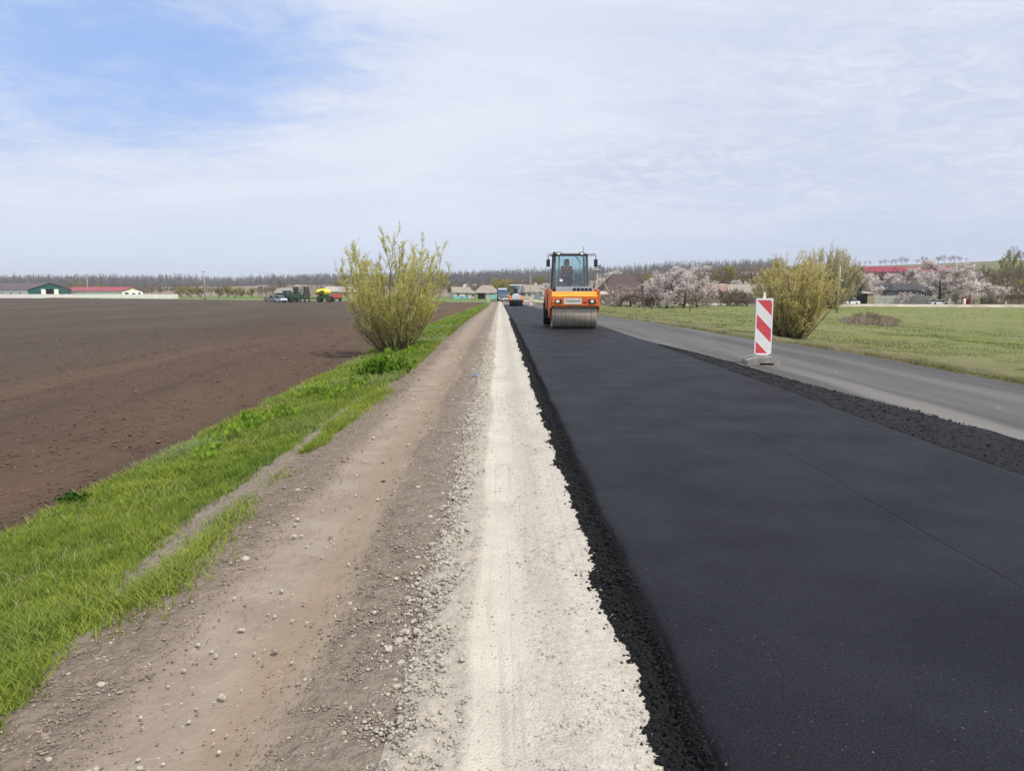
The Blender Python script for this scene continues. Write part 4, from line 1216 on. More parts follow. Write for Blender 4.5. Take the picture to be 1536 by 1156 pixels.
for i, (px, Y, h) in enumerate(((930, 300, 7), (945, 350, 8), (960, 320, 8), (978, 360, 8), (990, 330, 7), (1055, 330, 8), (1068, 300, 7), (1104, 330, 8), (1118, 300, 7), (1130, 340, 9), (1142, 300, 9), (1152, 260, 9), (1110, 420, 9), (1078, 430, 8), (1140, 430, 10), (1160, 380, 10), (1050, 440, 8), (910, 330, 7), (1040, 400, 7), (1122, 230, 6), (1146, 220, 7), (1020, 360, 8), (1005, 400, 8))):
    tree(('brown_tree', 'bare_tree', 'brown_tree', 'leafing_tree')[i % 4] if i % 4 != 3 else 'brown_tree', px, Y, h, 'brown tree on the village slope between the roller and the beacon', G5, 1.2)
tree('leafing_shrub', 971, 330, 8, 'yellow green shrub above the right end of the dark brown hipped roof', None, 1.0)
tree('evergreen', 1274, 150, 6.8, 'dark green conical tree behind the concrete pole', None, .9)
tree('leafing_tree', 1283, 158, 8.0, 'yellowish tree above the open yellow garage', None, 1.0)
tree('leafing_tree', 1165, 175, 9.0, 'olive leafing tree rising left of the olive bush top', None, 1.0)
tree('blossom_tree', 1303, 168, 7.4, 'pink blossom tree between the yellow garage and the grey house', None, 1.18)
tree('blossom_tree', 1322, 172, 7.8, 'pink blossom tree leaning over the left end of the grey house', None, 1.24)
tree('white_blossom', 1356, 176, 8.6, 'white blossom tree standing behind the grey house roof, left one', None, 1.30)
tree('white_blossom', 1380, 178, 8.8, 'white blossom tree standing behind the grey house roof, right one', None, 1.24)
tree('blossom_tree', 1411, 157, 9.6, 'largest blossom tree, dark forked trunk beside the concrete panel fence', None, 1.53)
tree('white_blossom', 1436, 160, 9.4, 'wide blossom tree overhanging the red gate', None, 1.36)
tree('white_blossom', 1494, 166, 5.2, 'white blossom bush in front of the long pale roof at the right edge', None, 1.1)
tree('blossom_tree', 1466, 190, 8.4, 'dull pink blossom crown behind the red gate, at the right end of the orchard', None, 1.1)
tree('white_blossom', 1108, 200, 6.4, 'white blossom tree above the right half of the long pale barn roof', None, 1.2)
G6 = 'brown trees right of the blossom orchard'
for px, Y, h in ((1462, 165, 7.5), (1474, 160, 5), (1482, 190, 7), (1466, 220, 9), (1492, 175, 5), (1518, 165, 5.5), (1530, 160, 6), (1545, 170, 7), (1508, 160, 3.6), (1500, 230, 8), (1484, 155, 3.5)):
    tree('brown_tree', px, Y, h, 'brown budding tree beside the long pale roof right of the red gate', G6, 1.25)
tree('leafing_tree', 1518, 260, 12.5, 'tall olive green tree rising behind the long pale roof', None, 1.0)
tree('leafing_tree', 1500, 300, 11, 'olive tree further up, left of the tallest one behind the pale roof', None, 1.0)
tree('brown_tree', 1532, 240, 10, 'reddish brown tree behind the pale roof at the picture edge', None, 1.0)
tree('forsythia', 1533, 200, 6, 'yellow flowering shrub at the right end of the pale roof', None, .9)
tree('shrub', 1311, 60, 1.4, 'lone dry brown shrub among the dead weeds on the meadow', None, 1.2)
tree('shrub', 1290, 75, 1.1, 'low dry shrub at the foot of the concrete pole', None, 1.5)
tree('evergreen', 1400, 156, 1.5, 'small clipped dark green shrub by the panel fence', None, 1.7)

# ------------------------------------------------------------------ buildings
def ng(name, c, **k): return M(name, c, k.pop('rough', .85), k.pop('spec', .2), k.pop('var', .15), k.pop('scale', .8), **k)
w_white = ng('whitewash', (.82, .80, .75), var=.05, dirt=(.5, .46, .40, .2))
w_cream = ng('cream render', (.74, .69, .50), dirt=(.4, .35, .25, .3))
w_grey = ng('grey render', (.25, .26, .27), dirt=(.35, .33, .3, .4))
w_brown = ng('brown boards', (.16, .115, .09), dirt=(.08, .06, .05, .5))
w_yellow = ng('yellowish render', (.36, .31, .19), dirt=(.22, .19, .12, .5))
w_pink = ng('pinkish wall', (.44, .25, .25), dirt=(.3, .2, .18, .4))
r_slate = ng('asbestos slate', (.36, .325, .29), dirt=(.18, .16, .14, .5), scale=1.5)
w_house = ng('old whitewash', (.56, .54, .49), dirt=(.34, .30, .25, .4))
r_beige = ng('beige slate roof', (.27, .235, .20), dirt=(.25, .21, .18, .5), scale=1.5)
r_brown = ng('dark brown roof', (.085, .062, .058), scale=1.5)
r_red = ng('red metal roof', (.29, .065, .075), rough=.5, scale=1.5)
r_maroon = ng('maroon metal roof', (.235, .035, .060), rough=.5, scale=1.5)
r_rusty = ng('rusty roof', (.30, .19, .16), dirt=(.16, .1, .09, .6), scale=2)
r_dark = ng('charcoal roof', (.06, .06, .065), scale=1.5)
r_purple = ng('purplish brown roof', (.105, .070, .075), rough=.55, scale=1.2)
win_dark = M('dark window', (.02, .022, .026), .15, .5, .1)
win_frame = M('white frame', (.7, .7, .68), .5, .3, .05)
void = M('dark opening', (.012, .011, .010), .9, .1, .1)
green_panel = M('green metal cladding', (.022, .105, .098), .5, .3, .1, .7)
cyan_paint = M('turquoise fence paint', (.22, .50, .50), .6, .3, .15, 3, dirt=(.4, .45, .42, .4))

def building(name, label, cat, px, Y, L, W, wh, rh, wallm, roofm, rz=0., hip=0., over=.4, wins=(), gwins=(), chim=None, group=None, gablem=None, dz=0., doorx=None):
    """ridge along local x, front faces local -y; wins: (x, z, w, h) on the front, gwins: (y, z, w, h, material) on the +x gable"""
    x = X_at(px, Y)
    root = thing(name, label, cat, (x, Y, Hs(x, Y) - .1 + dz), rz, group)
    a, b = L / 2, W / 2
    wb = MB(); wb.box(-a, a, -b, b, 0, wh)
    wb.build('wall', wallm, root)
    if hip < .99 and rh > 0:
        g = MB()
        for s in ((-1, 1) if hip == 0 else ()):
            g.prism([(-b, wh + .002), (b, wh + .002), (0, wh + rh * .985)], s * (a - .22), s * (a - .002), 'x')
        if hip == 0: g.build('gable', gablem or wallm, root)
    rb = MB()
    o = over; k = rh / b
    hx = hip * b
    z0 = wh - o * k * .9
    th = .10
    E = [(-a - o, -b - o, z0), (a + o, -b - o, z0), (a + o, b + o, z0), (-a - o, b + o, z0)]
    Rg = [(-a - o + hx * 1.0, 0, wh + rh), (a + o - hx * 1.0, 0, wh + rh)]
    v = E + Rg; v2 = [(p[0], p[1], p[2] + th) for p in v]
    f = [(0, 1, 5, 4), (2, 3, 4, 5), (1, 2, 5), (3, 0, 4)]
    if hip > 0:
        rb.add(v2, f); rb.add(v, [tuple(reversed(q)) for q in f])
        for i in range(4): rb.add([E[i], E[(i + 1) % 4], v2[(i + 1) % 4], v2[i]], [(0, 1, 2, 3)])
    else:
        for s in (1, -1):
            rb.prism([(s * (b + o), z0), (s * (b + o), z0 + th), (s * .001, wh + rh + th), (s * .001, wh + rh)], -a - o, a + o, 'x')
    rf = rb.build('roof', roofm, root)
    if chim:
        for cx in chim:
            c = MB(); c.box(cx - .3, cx + .3, .3, .9, wh + rh * .55, wh + rh + .7); c.box(cx - .36, cx + .36, .24, .96, wh + rh + .7, wh + rh + .8)
            c.build('chimney', w_white, rf)
    for (wx, wz, ww, hh) in wins:
        fb = MB(); t_ = .09
        fb.box(wx - ww / 2 - t_, wx + ww / 2 + t_, -b - .05, -b - .004, wz - t_, wz); fb.box(wx - ww / 2 - t_, wx + ww / 2 + t_, -b - .05, -b - .004, wz + hh, wz + hh + t_)
        fb.box(wx - ww / 2 - t_, wx - ww / 2, -b - .05, -b - .004, wz, wz + hh); fb.box(wx + ww / 2, wx + ww / 2 + t_, -b - .05, -b - .004, wz, wz + hh)
        fb.box(wx - .03, wx + .03, -b - .05, -b - .004, wz, wz + hh)
        fo = fb.build('window', win_frame, root)
        p_ = MB(); p_.box(wx - ww / 2 + .002, wx + ww / 2 - .002, -b - .03, -b - .006, wz + .002, wz + hh - .002)
        p_.build('pane', win_dark, fo)
    for (wy, wz, ww, hh, mm) in gwins:
        p_ = MB(); p_.box(a + .005, a + .06, wy - ww / 2, wy + ww / 2, wz, wz + hh)
        p_.build('opening' if mm is void else 'shutter', mm, root)
    if doorx is not None:
        p_ = MB(); p_.box(doorx - 1.4, doorx + 1.4, -b - .05, -b - .004, .05, 2.5)
        p_.build('garage_opening', void, root)
    return root

RB = R(-28)
def px_gable(px, Y, L): # centre of a barn whose +x gable stands at px,Y
    x = X_at(px, Y)
    return x - math.cos(RB) * L / 2, Y - math.sin(RB) * L / 2
def barn(name, label, px, Y, L, W, wh, rh, wallm, roofm, gablem, **k):
    cx, cy = px_gable(px, Y, L)
    o = building(name, label, 'barn', 750, cy, L, W, wh, rh, wallm, roofm, RB, gablem=gablem, **k)
    o.location = (cx, cy, Hs(X_at(px, Y), Y) - .1)
    return o
bo = barn('barn', 'long barn with purplish roof, white side wall and dark green gable', 75, 300, 62, 17, 3.2, 2.6, w_white, r_purple, green_panel, over=.35,
     wins=[(x_, 1.4, 1.0, .7) for x_ in (-16, -10, -4, 2, 8, 14, 20, 26)], gwins=[(0, 1.0, 3.2, 2.4, void), (-2.6, 1.0, 1.6, 2.4, w_white), (2.6, 1.0, 1.6, 2.4, w_white)])
p_ = MB(); p_.box(31.003, 31.05, -8.5, -2.9, 0.0, 3.199); p_.box(31.003, 31.05, 2.9, 8.5, 0.0, 3.199); p_.build('green_wall', green_panel, bo)
barn('barn', 'lower barn with red roof and cream gable with three dark openings', 199, 300, 36, 9.0, 2.7, 1.5, w_white, r_red, w_cream, over=.4,
     gwins=[(-2.6, .9, 1.5, 1.2, void), (.4, 1.0, 1.3, .9, void), (2.9, 1.1, 1.0, .9, void)])
# white farm wall
def fence_line(name, label, pts, h, th, mats, post=None, cat='fence', step=None, part='panel'):
    pts = [Vector((a, b, 0)) for a, b in pts]
    L = (pts[-1] - pts[0]).length; d = (pts[-1] - pts[0]).normalized()
    mid = pts[0]
    root = thing(name, label, cat, (mid.x, mid.y, Hs(mid.x, mid.y)), math.atan2(d.y, d.x))
    n = max(1, round(L / (step or 4))); w = L / n
    for i in range(n):
        b_ = MB(); p = pts[0] + d * (w * (i + .5)); z = Hs(p.x, p.y) - root.location.z - .15
        b_.box(w * i + .06, w * (i + 1) - .06, -th / 2, th / 2, z, z + h + .15)
        for zz in (.3, .66):
            b_.box(w * i + .08, w * (i + 1) - .08, -th / 2 - .02, -th / 2 + .004, z + h * zz, z + h * zz + .05)
        b_.build(part, mats[0], root)
    if post is not None:
        for i in range(n + 1):
            p = pts[0] + d * (w * i); z = Hs(p.x, p.y) - root.location.z - .2
            b_ = MB(); b_.box(w * i - .08, w * i + .08, -th / 2 - .05, th / 2 + .05, z, z + h + .32); b_.build('post', post, root)
    return root
fence_line('wall', 'low white wall along the field in front of both barns', [(X_at(-30, 292), 292), (X_at(266, 280), 280)], 1.45, .25, (w_white,), w_white, 'wall', 9)

# village up the road
building('house', 'small white house with beige gable roof, leftmost beyond the green strip', 'house', 691, 300, 7.2, 6, 2.5, 2.0, w_house, r_beige, R(18), wins=[(-1.8, .9, 1.0, 1.2), (1.6, .9, 1.0, 1.2)], chim=[1.5])
building('outbuilding', 'low white outbuilding between the beige roof and the tan hipped roof', 'shed', 709, 300, 5.0, 4, 2.2, .7, w_house, r_slate, R(4), wins=[(0, .9, .8, .9)])
building('house', 'house with tan hipped roof and dark open garage by the road', 'house', 730, 292, 9.2, 8, 2.5, 2.6, w_yellow, r_beige, R(4), hip=.75, doorx=-2.2, wins=[(1.8, .9, 1.1, 1.2), (3.4, .9, .9, 1.2)])
fence_line('fence', 'turquoise fence in front of the small white house', [(X_at(680, 293), 293), (X_at(703, 293), 293)], 1.0, .08, (cyan_paint,), None, 'fence', 2.2)
fence_line('fence', 'turquoise fence beside the dark garage, left of the blue truck', [(X_at(733, 284), 284), (X_at(748, 284), 284)], 1.5, .08, (cyan_paint,), None, 'fence', 2.0)
building('house', 'white house with pale slate roof right of the second roller', 'house', 799, 285, 9.0, 7, 2.7, 2.4, w_house, r_beige, R(-14), wins=[(-2.6, 1.0, 1.0, 1.2), (-.4, 1.0, 1.0, 1.2)], chim=[1.0])
fence_line('gate', 'blue grey gate in front of the white house right of the second roller', [(X_at(801, 276), 276), (X_at(811, 276), 276)], 1.8, .08, (M('blue grey gate paint', (.16, .24, .30), .6, .3, .15, 3),), None, 'gate', 1.6)
building('house', 'house with big dark brown hipped roof right of the roller', 'house', 932, 172, 10.5, 9, 2.6, 4.0, w_brown, r_brown, R(6), hip=.8, over=.5, wins=[(-3.4, 1.0, 1.0, 1.2), (3.2, 1.0, 1.0, 1.2)])
building('shed', 'small white shed beside the braced pole', 'shed', 909, 160, 2.6, 2.6, 2.2, .5, w_house, r_slate, R(5), wins=[(0, 1.0, .6, .7)])
building('shed', 'shed with rusty reddish gable roof beyond the blossom trees', 'shed', 1066, 165, 5.6, 5, 2.6, 1.9, w_yellow, r_rusty, R(-20), over=.6)
building('barn', 'long low barn with pale beige roof left of the beacon', 'barn', 1113, 172, 12.5, 6, 2.7, 1.7, w_brown, r_beige, R(2), over=.5, wins=[(-4, .9, .8, .9), (0, .9, .8, .9)])
building('house', 'house roof high on the village slope above the long beige roof', 'house', 1126, 470, 11, 8, 2.5, 2.3, w_yellow, r_beige, R(-18), wins=[(-2, .9, 1.0, 1.1)])
building('house', 'white gabled house far up the slope above the tallest blossom tree', 'house', 1056, 560, 10, 8, 2.6, 2.4, w_house, r_slate, R(12), wins=[(-2, .9, 1.0, 1.1)])
building('house', 'tiny white house far up the slope left of the other, above the blossom trees', 'house', 1041, 600, 9, 8, 2.6, 2.4, w_house, r_slate, R(30), wins=[(2, .9, 1.0, 1.1)])
building('house', 'small house with grey roof beyond the left field by the yellowish shrubs', 'house', 363, 350, 4.2, 4, 1.9, 1.6, w_yellow, r_beige, R(10), wins=[(-.6, .6, .7, .8)])
building('farm_shed', 'pale roofed farm shed behind the green tractor', 'shed', 430, 268, 6.0, 5, 2.3, 1.5, w_brown, r_beige, R(-10), wins=[(-3, 1.0, .9, .9)])
building('house', 'pale house half hidden behind the red trailer and the bush', 'house', 525, 300, 8, 6, 2.4, 1.9, w_yellow, r_beige, R(8), wins=[(-1.8, .9, .9, 1.0)])
building('house', 'bluish grey house behind the yellow tank', 'house', 500, 310, 6, 5, 2.6, 1.8, w_grey, r_slate, R(20), wins=[(-1.2, .9, .9, 1.0)])
for px, Y_, c_, lab in ((395, 640, r_beige, 'lone pale roof under the woods left of the farm machines'), (452, 660, r_beige, 'lone pale roof under the woods above the folded seed drill'), (520, 640, r_slate, 'lone grey roof under the woods beside the near bush top'), (604, 520, r_beige, 'beige roof on the slope seen through the near bush'), (705, 640, r_slate, 'lone grey roof under the woods right of the near bush')):
    building('house', lab, 'house', px, Y_, 10, 7, 2.4, 2.0, w_house, c_, R((px * 7) % 40 - 20), wins=[(-2, .9, 1.0, 1.1)])
# right: garage, grey house, panel fence, long barns
building('garage', 'yellowish garage with dark open doorway behind the concrete pole', 'garage', 1283, 162, 5.6, 4.5, 2.5, .25, w_yellow, r_slate, R(2), over=.25, doorx=.1)
building('house', 'grey house with charcoal roof behind the concrete panel fence', 'house', 1357, 166, 8.8, 6, 3.2, 1.3, w_grey, r_dark, R(4), hip=.6, over=.45, wins=[(-2.5, 1.6, 1.0, 1.2), (-.3, 1.6, 1.1, 1.2), (2.5, 1.6, 1.0, 1.2)])
conc = ng('concrete panel', (.40, .40, .37), dirt=(.25, .24, .21, .5), scale=1.2)
fence_line('fence', 'grey concrete panel fence in front of the grey house', [(X_at(1312, 158), 158), (X_at(1404, 156), 156)], 1.95, .14, (conc,), conc, 'fence', 2.3)
building('barn', 'very long barn with maroon roof on the ridge behind the blossom orchard', 'barn', 1363, 400, 48, 10, 3.4, 2.6, w_pink, r_maroon, R(-6), over=.6, gwins=[(0, .6, 3, 2.6, void)], chim=[-20.5])
building('barn', 'long low building with pale roof at the right edge of the village', 'barn', 1507, 172, 7.8, 5, 2.3, 1.5, w_brown, r_beige, R(-3), over=.4)
red_gate = M('red gate paint', (.30, .03, .045), .6, .3, .15, 2)
fence_line('gate', 'red metal gate under the overhanging blossom tree', [(X_at(1442, 157), 157), (X_at(1458, 157), 157)], 1.7, .08, (red_gate,), None, 'gate', 2.2)
for px in (1425, 1447):
    x = X_at(px, 154)
    b_ = MB(); b_.smooth = True
    b_.tube([(0, 0, -.1), (0, 0, .5), (.05, 0, 1.0), (.12, 0, 1.35)], [.36, .30, .27, .22], 8)
    o = b_.build('whitewashed_stump', w_white, None, (x, 154, Hs(x, 154)))
    tag(o, 'whitewashed tree stump ' + ('left of the red gate' if px < 1440 else 'in front of the red gate'), 'stump')

# ------------------------------------------------------------------ poles and posts
pole_m = M('weathered concrete pole', (.40, .37, .31), .85, .2, .15, 1.5)
wood_dark = M('dark wood pole', (.10, .075, .055), .9, .1, .2, 2)
wood_pale = M('pale grey wood', (.30, .26, .20), .9, .1, .2, 2)
porc = M('porcelain', (.7, .7, .68), .3, .5, .05)
def pole(px, Y, h, label, r=.14, arms=1, m=None, lean=0., armw=1.2, name='utility_pole', foot=True):
    x = X_at(px, Y)
    root = thing(name, label, 'pole', (x, Y, Hs(x, Y) - .2), 0)
    b_ = MB(); b_.smooth = True; b_.tube([(0, 0, 0), (lean * .5, 0, h * .5), (lean, 0, h)], [r, r * .85, r * .68], 10)
    b_.build('shaft', m or pole_m, root)
    for i in range(arms):
        z = h - .35 - .7 * i
        a = MB(); a.box(lean - armw / 2, lean + armw / 2, -r * .7 - .09, -r * .7, z - .05, z + .05)
        ao = a.build('crossarm', wood_dark, root)
        for s in (-1, -.45, .45, 1):
            q = MB(); q.lathe([(z + .05, .02), (z + .10, .05), (z + .16, .06), (z + .22, .03)], 8, 'z', Matrix.Translation((lean + s * armw * .45, -r * .7 - .045, 0))); q.build('insulator', porc, ao)
    return root
pole(132, 288, 9.3, 'pale utility pole in front of the white farm wall', .17, 1)
pole(307, 222, 9.0, 'pale utility pole with darker top at the far edge of the ploughed field', .15, 1)
pole(701, 291, 5.4, 'short pale pole between the white house and the outbuilding', .16, 1)
pole(796, 270, 8.0, 'pale utility pole in front of the white house right of the second roller', .15, 1)
pole(549, 230, 10.0, 'pale utility pole seen through the left part of the near bush', .15, 1)
lp = pole(1257, 108, 6.9, 'concrete pole with a small white lamp beside the olive bush', .15, 0, ng('yellowed concrete pole', (.38, .34, .23), scale=2), lean=.12)
b_ = MB(); b_.box(.08, .36, -.2, -.12, 4.86, 4.94); b_.build('lamp_bracket', pole_m, lp)
b_ = MB(); b_.smooth = True; b_.ball((.38, -.16, 4.8), (.17, .17, .14), 10, 8); b_.build('lamp', porc, lp)
ap = pole(895, 106, 6.4, 'braced utility pole with two crossarms right of the roller', .10, 2, pole_m, armw=.9)
b_ = MB(); b_.smooth = True; b_.tube([(-.9, 0, .8), (0, .0, 5.2)], [.09, .07], 8); b_.build('dark_brace', wood_dark, ap)
b_ = MB(); b_.smooth = True; b_.tube([(2.75, -.4, .15), (.35, 0, 5.0)], [.10, .07], 8); b_.build('pale_brace', wood_pale, ap)
ap = pole(1067, 150, 6.0, 'pale leaning pole above the rusty shed roof', .11, 0, ng('sandy wood pole', (.42, .36, .24), scale=2), lean=-.75)
b_ = MB(); b_.smooth = True; b_.tube([(-1.05, .1, .2), (-.78, .05, 5.6)], [.09, .07], 8); b_.build('second_shaft', wood_pale, ap)
def post(px, Y, h, label, m, w=.05, lean=0., name='post'):
    x = X_at(px, Y)
    b_ = MB(); b_.tube([(0, 0, -.2), (lean * .6, 0, h * .6), (lean, 0, h)], [w, w * .95, w * .85], 8)
    b_.add([], [])
    o = b_.build(name, m, None, (x, Y, Hs(x, Y)))
    return tag(o, label, 'post')
post(1036, 92, .85, 'short dark wooden post standing in the green meadow', wood_dark, .07)
post(981, 98, 1.3, 'leaning pale stake at the meadow edge by the blossom bushes', wood_pale, .06, .35, 'stake')
post(978, 97, .7, 'short dark stump of a post beside the leaning stake', wood_dark, .08, 0, 'post')
post(1510, 150, .9, 'short white post beside the dirt side road', porc, .12)
post(731.5, 178, 2.5, 'slim white marker post at the far end of the dirt path', porc, .06, .05, 'marker_post')
post(733, 186, .8, 'low white post behind the slim marker post', porc, .07, 0, 'marker_post')

# ------------------------------------------------------------------ materials of the machines
orange = M('orange machine paint', (.62, .13, .022), .42, .45, .12, 3, dirt=(.22, .13, .08, .55))
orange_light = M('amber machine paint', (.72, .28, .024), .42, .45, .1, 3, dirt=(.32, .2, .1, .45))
steel = M('worn drum steel', (.23, .20, .165), .42, .5, .25, 3, metal=.55, dirt=(.05, .045, .04, .6))
black = M('black paint', (.018, .018, .020), .5, .4, .15, 4)
rubber = M('tyre rubber', (.014, .014, .015), .8, .25, .2, 5, bump=.3)
grey_m = M('grey machine paint', (.17, .18, .19), .5, .4, .12, 4, dirt=(.1, .09, .08, .4))
cabframe = M('slate cab paint', (.062, .085, .098), .45, .5, .1, 4)
lens = M('headlamp lens', (.75, .75, .72), .15, .6, .05)
white_p = M('white paint', (.72, .72, .70), .45, .4, .06, 4, dirt=(.45, .42, .38, .3))
pane = glass('cab glass', (.84, .93, .94), .05)
skin = M('skin', (.45, .27, .19), .6, .3, .08, 8)
hair_m = M('dark hair', (.02, .015, .012), .8, .2, .2, 20)
seat_m = M('seat vinyl', (.02, .021, .023), .6, .3, .15, 5)
mirror_m = M('mirror glass', (.35, .38, .4), .08, .8, .02, metal=.9)
def drum_steel():
    t = NT('rolled drum steel'); p = t.ocoord()
    st = t.noise(t.vmul(p, (1, .0, .0)), 16, 4, .7); n = t.noise(p, 5, 5, .65)
    c = t.mix(t.mr(st, .35, .65), (.27, .235, .185), (.50, .45, .38))
    c = t.mix(t.mr(n, .5, .75, 0, .45), c, (.13, .11, .085))
    return t.out(t.principled(c, t.mr(st, .3, .7, .42, .58), .4, .25))
steel = drum_steel()
tan_m = M('brown oiled bar', (.26, .20, .13), .6, .3, .2, 4)

def tyre(root, x, y, z, r, w, hubm, n=28, name='wheel'):
    b_ = MB(); b_.smooth = True
    b_.lathe([(-w * .5, r * .60), (-w * .5, r * .88), (-w * .38, r * .98), (-w * .15, r), (w * .15, r), (w * .38, r * .98), (w * .5, r * .88), (w * .5, r * .60)], n, 'x')
    b_.smooth = False
    o = b_.build('wheel', rubber, root, (x, y, z))
    h = MB(); h.smooth = True
    h.lathe([(-w * .44, r * .12), (-w * .505, r * .16), (-w * .46, r * .3), (-w * .40, r * .52), (-w * .51, r * .57), (-w * .505, r * .61), (w * .505, r * .61), (w * .51, r * .57), (w * .40, r * .52), (w * .46, r * .3), (w * .505, r * .16), (w * .44, r * .12)], 20, 'x')
    h.build('rim', hubm, o)
    return o

def glass_pane(root, pts, th=.012, m=None):
    """flat pane through 4 points with a little thickness"""
    P = [Vector(p) for p in pts]
    n = (P[1] - P[0]).cross(P[3] - P[0]).normalized() * th
    b_ = MB(); v = P + [p + n for p in P]
    b_.add(v, [(0, 1, 2, 3), (7, 6, 5, 4), (0, 4, 5, 1), (1, 5, 6, 2), (2, 6, 7, 3), (3, 7, 4, 0)])
    return b_.build('window_pane', m or pane, root)

# ------------------------------------------------------------------ seated drivers
def seated_person(label, loc, rz, jacket, trousers, capm=None, group=None, wheel=(0, -.52, .46)):
    """origin at the seat under the hips, facing local -y"""
    V = []; E = []; Rd = []
    def j(p, r, par=None):
        V.append(p); Rd.append(r)
        if par is not None: E.append((par, len(V) - 1))
        return len(V) - 1
    pel = j((0, 0, .10), (.16, .13))
    bel = j((0, .01, .26), (.155, .12), pel)
    che = j((0, .0, .42), (.175, .125), bel)
    nek0 = j((0, -.01, .545), (.085, .08), che)
    nek = j((0, -.03, .61), (.058, .06), nek0)
    hd0 = j((0, -.05, .68), (.072, .085), nek)
    hd1 = j((0, -.05, .76), (.078, .098), hd0)
    hd2 = j((0, -.04, .83), (.058, .07), hd1)
    limbs = {}
    for s in (-1, 1):
        sh = j((s * .19, 0, .50), (.065, .065), nek0)
        el = j((s * .27, -.17, .30), (.046, .046), sh)
        wr = j((s * .15, -.40, .40), (.030, .032), el)
        hp = j((s * .14, -.46, .43), (.040, .022), wr)
        for f in range(4):
            a = j((s * .14 - .030 + .020 * f, -.505, .445 - .002 * f), (.0095, .0095), hp)
            b = j((s * .14 - .030 + .020 * f, -.53, .425), (.0085, .0085), a)
            j((s * .14 - .030 + .020 * f, -.515, .395 + .003 * f), (.0075, .0075), b)
        a = j((s * .14 - s * .05, -.475, .425), (.011, .011), hp)
        j((s * .14 - s * .055, -.515, .415), (.009, .009), a)
        hi = j((s * .10, -.04, .08), (.10, .09), pel)
        kn = j((s * .15, -.44, .10), (.065, .065), hi)
        an = j((s * .14, -.50, -.28), (.045, .045), kn)
        j((s * .14, -.64, -.335), (.040, .032), an)
    me = bpy.data.meshes.new('person')
    me.from_pydata(V, E, [])
    o = bpy.data.objects.new('person', me); COL.objects.link(o)
    o.modifiers.new('skin', 'SKIN')
    for i, v in enumerate(me.skin_vertices[0].data):
        v.radius = Rd[i]; v.use_root = (i == 0)
    sb = o.modifiers.new('sub', 'SUBSURF'); sb.levels = 2; sb.render_levels = 2
    dg = bpy.context.evaluated_depsgraph_get()
    m2 = bpy.data.meshes.new_from_object(o.evaluated_get(dg))
    bpy.data.objects.remove(o)
    for m in (skin, jacket, trousers): m2.materials.append(m)
    mi = []
    for p in m2.polygons:
        c = p.center; p.use_smooth = True
        arm = abs(c.x) > .12 and c.y < -.37 and c.z > .30
        mi.append(0 if (c.z > .60 or arm) else (2 if c.z < .17 else 1))
    m2.polygons.foreach_set('material_index', mi)
    # a face: nose, brow, eye hollows pressed into the skin
    for v in m2.vertices:
        x, y, z = v.co
        if z > .64 and y < -.06:
            v.co.y -= .022 * math.exp(-(x / .014) ** 2 - ((z - .735) / .022) ** 2)
            v.co.y += .010 * (math.exp(-((x - .03) / .014) ** 2 - ((z - .765) / .012) ** 2) + math.exp(-((x + .03) / .014) ** 2 - ((z - .765) / .012) ** 2))
            v.co.y += .006 * math.exp(-(x / .03) ** 2 - ((z - .690) / .006) ** 2)
    o = bpy.data.objects.new('person', m2); COL.objects.link(o)
    o.location = loc; o.rotation_euler = (0, 0, rz)
    tag(o, label, 'person', group)
    h = MB(); h.smooth = True
    h.ball((0, -.025, .80), (.092, .108, .085), 14, 10)
    for s in (-1, 1): h.ball((s * .082, -.01, .735), (.014, .03, .05), 8, 6)
    h.build('hair', hair_m, o)
    e = MB(); e.smooth = True
    for s in (-1, 1): e.ball((s * .031, -.138, .765), .011, 8, 6)
    e.build('eyes', M('eye', (.05, .04, .035), .2, .5, .05), o)
    e = MB(); e.smooth = True
    for s in (-1, 1): e.ball((s * .088, -.045, .745), (.012, .022, .034), 8, 6)
    e.build('ears', skin, o)
    if capm:
        c = MB(); c.smooth = True
        c.ball((0, -.035, .835), (.10, .115, .065), 14, 10)
        c.ball((0, -.15, .825), (.075, .075, .014), 12, 6)
        c.build('cap', capm, o)
    return o

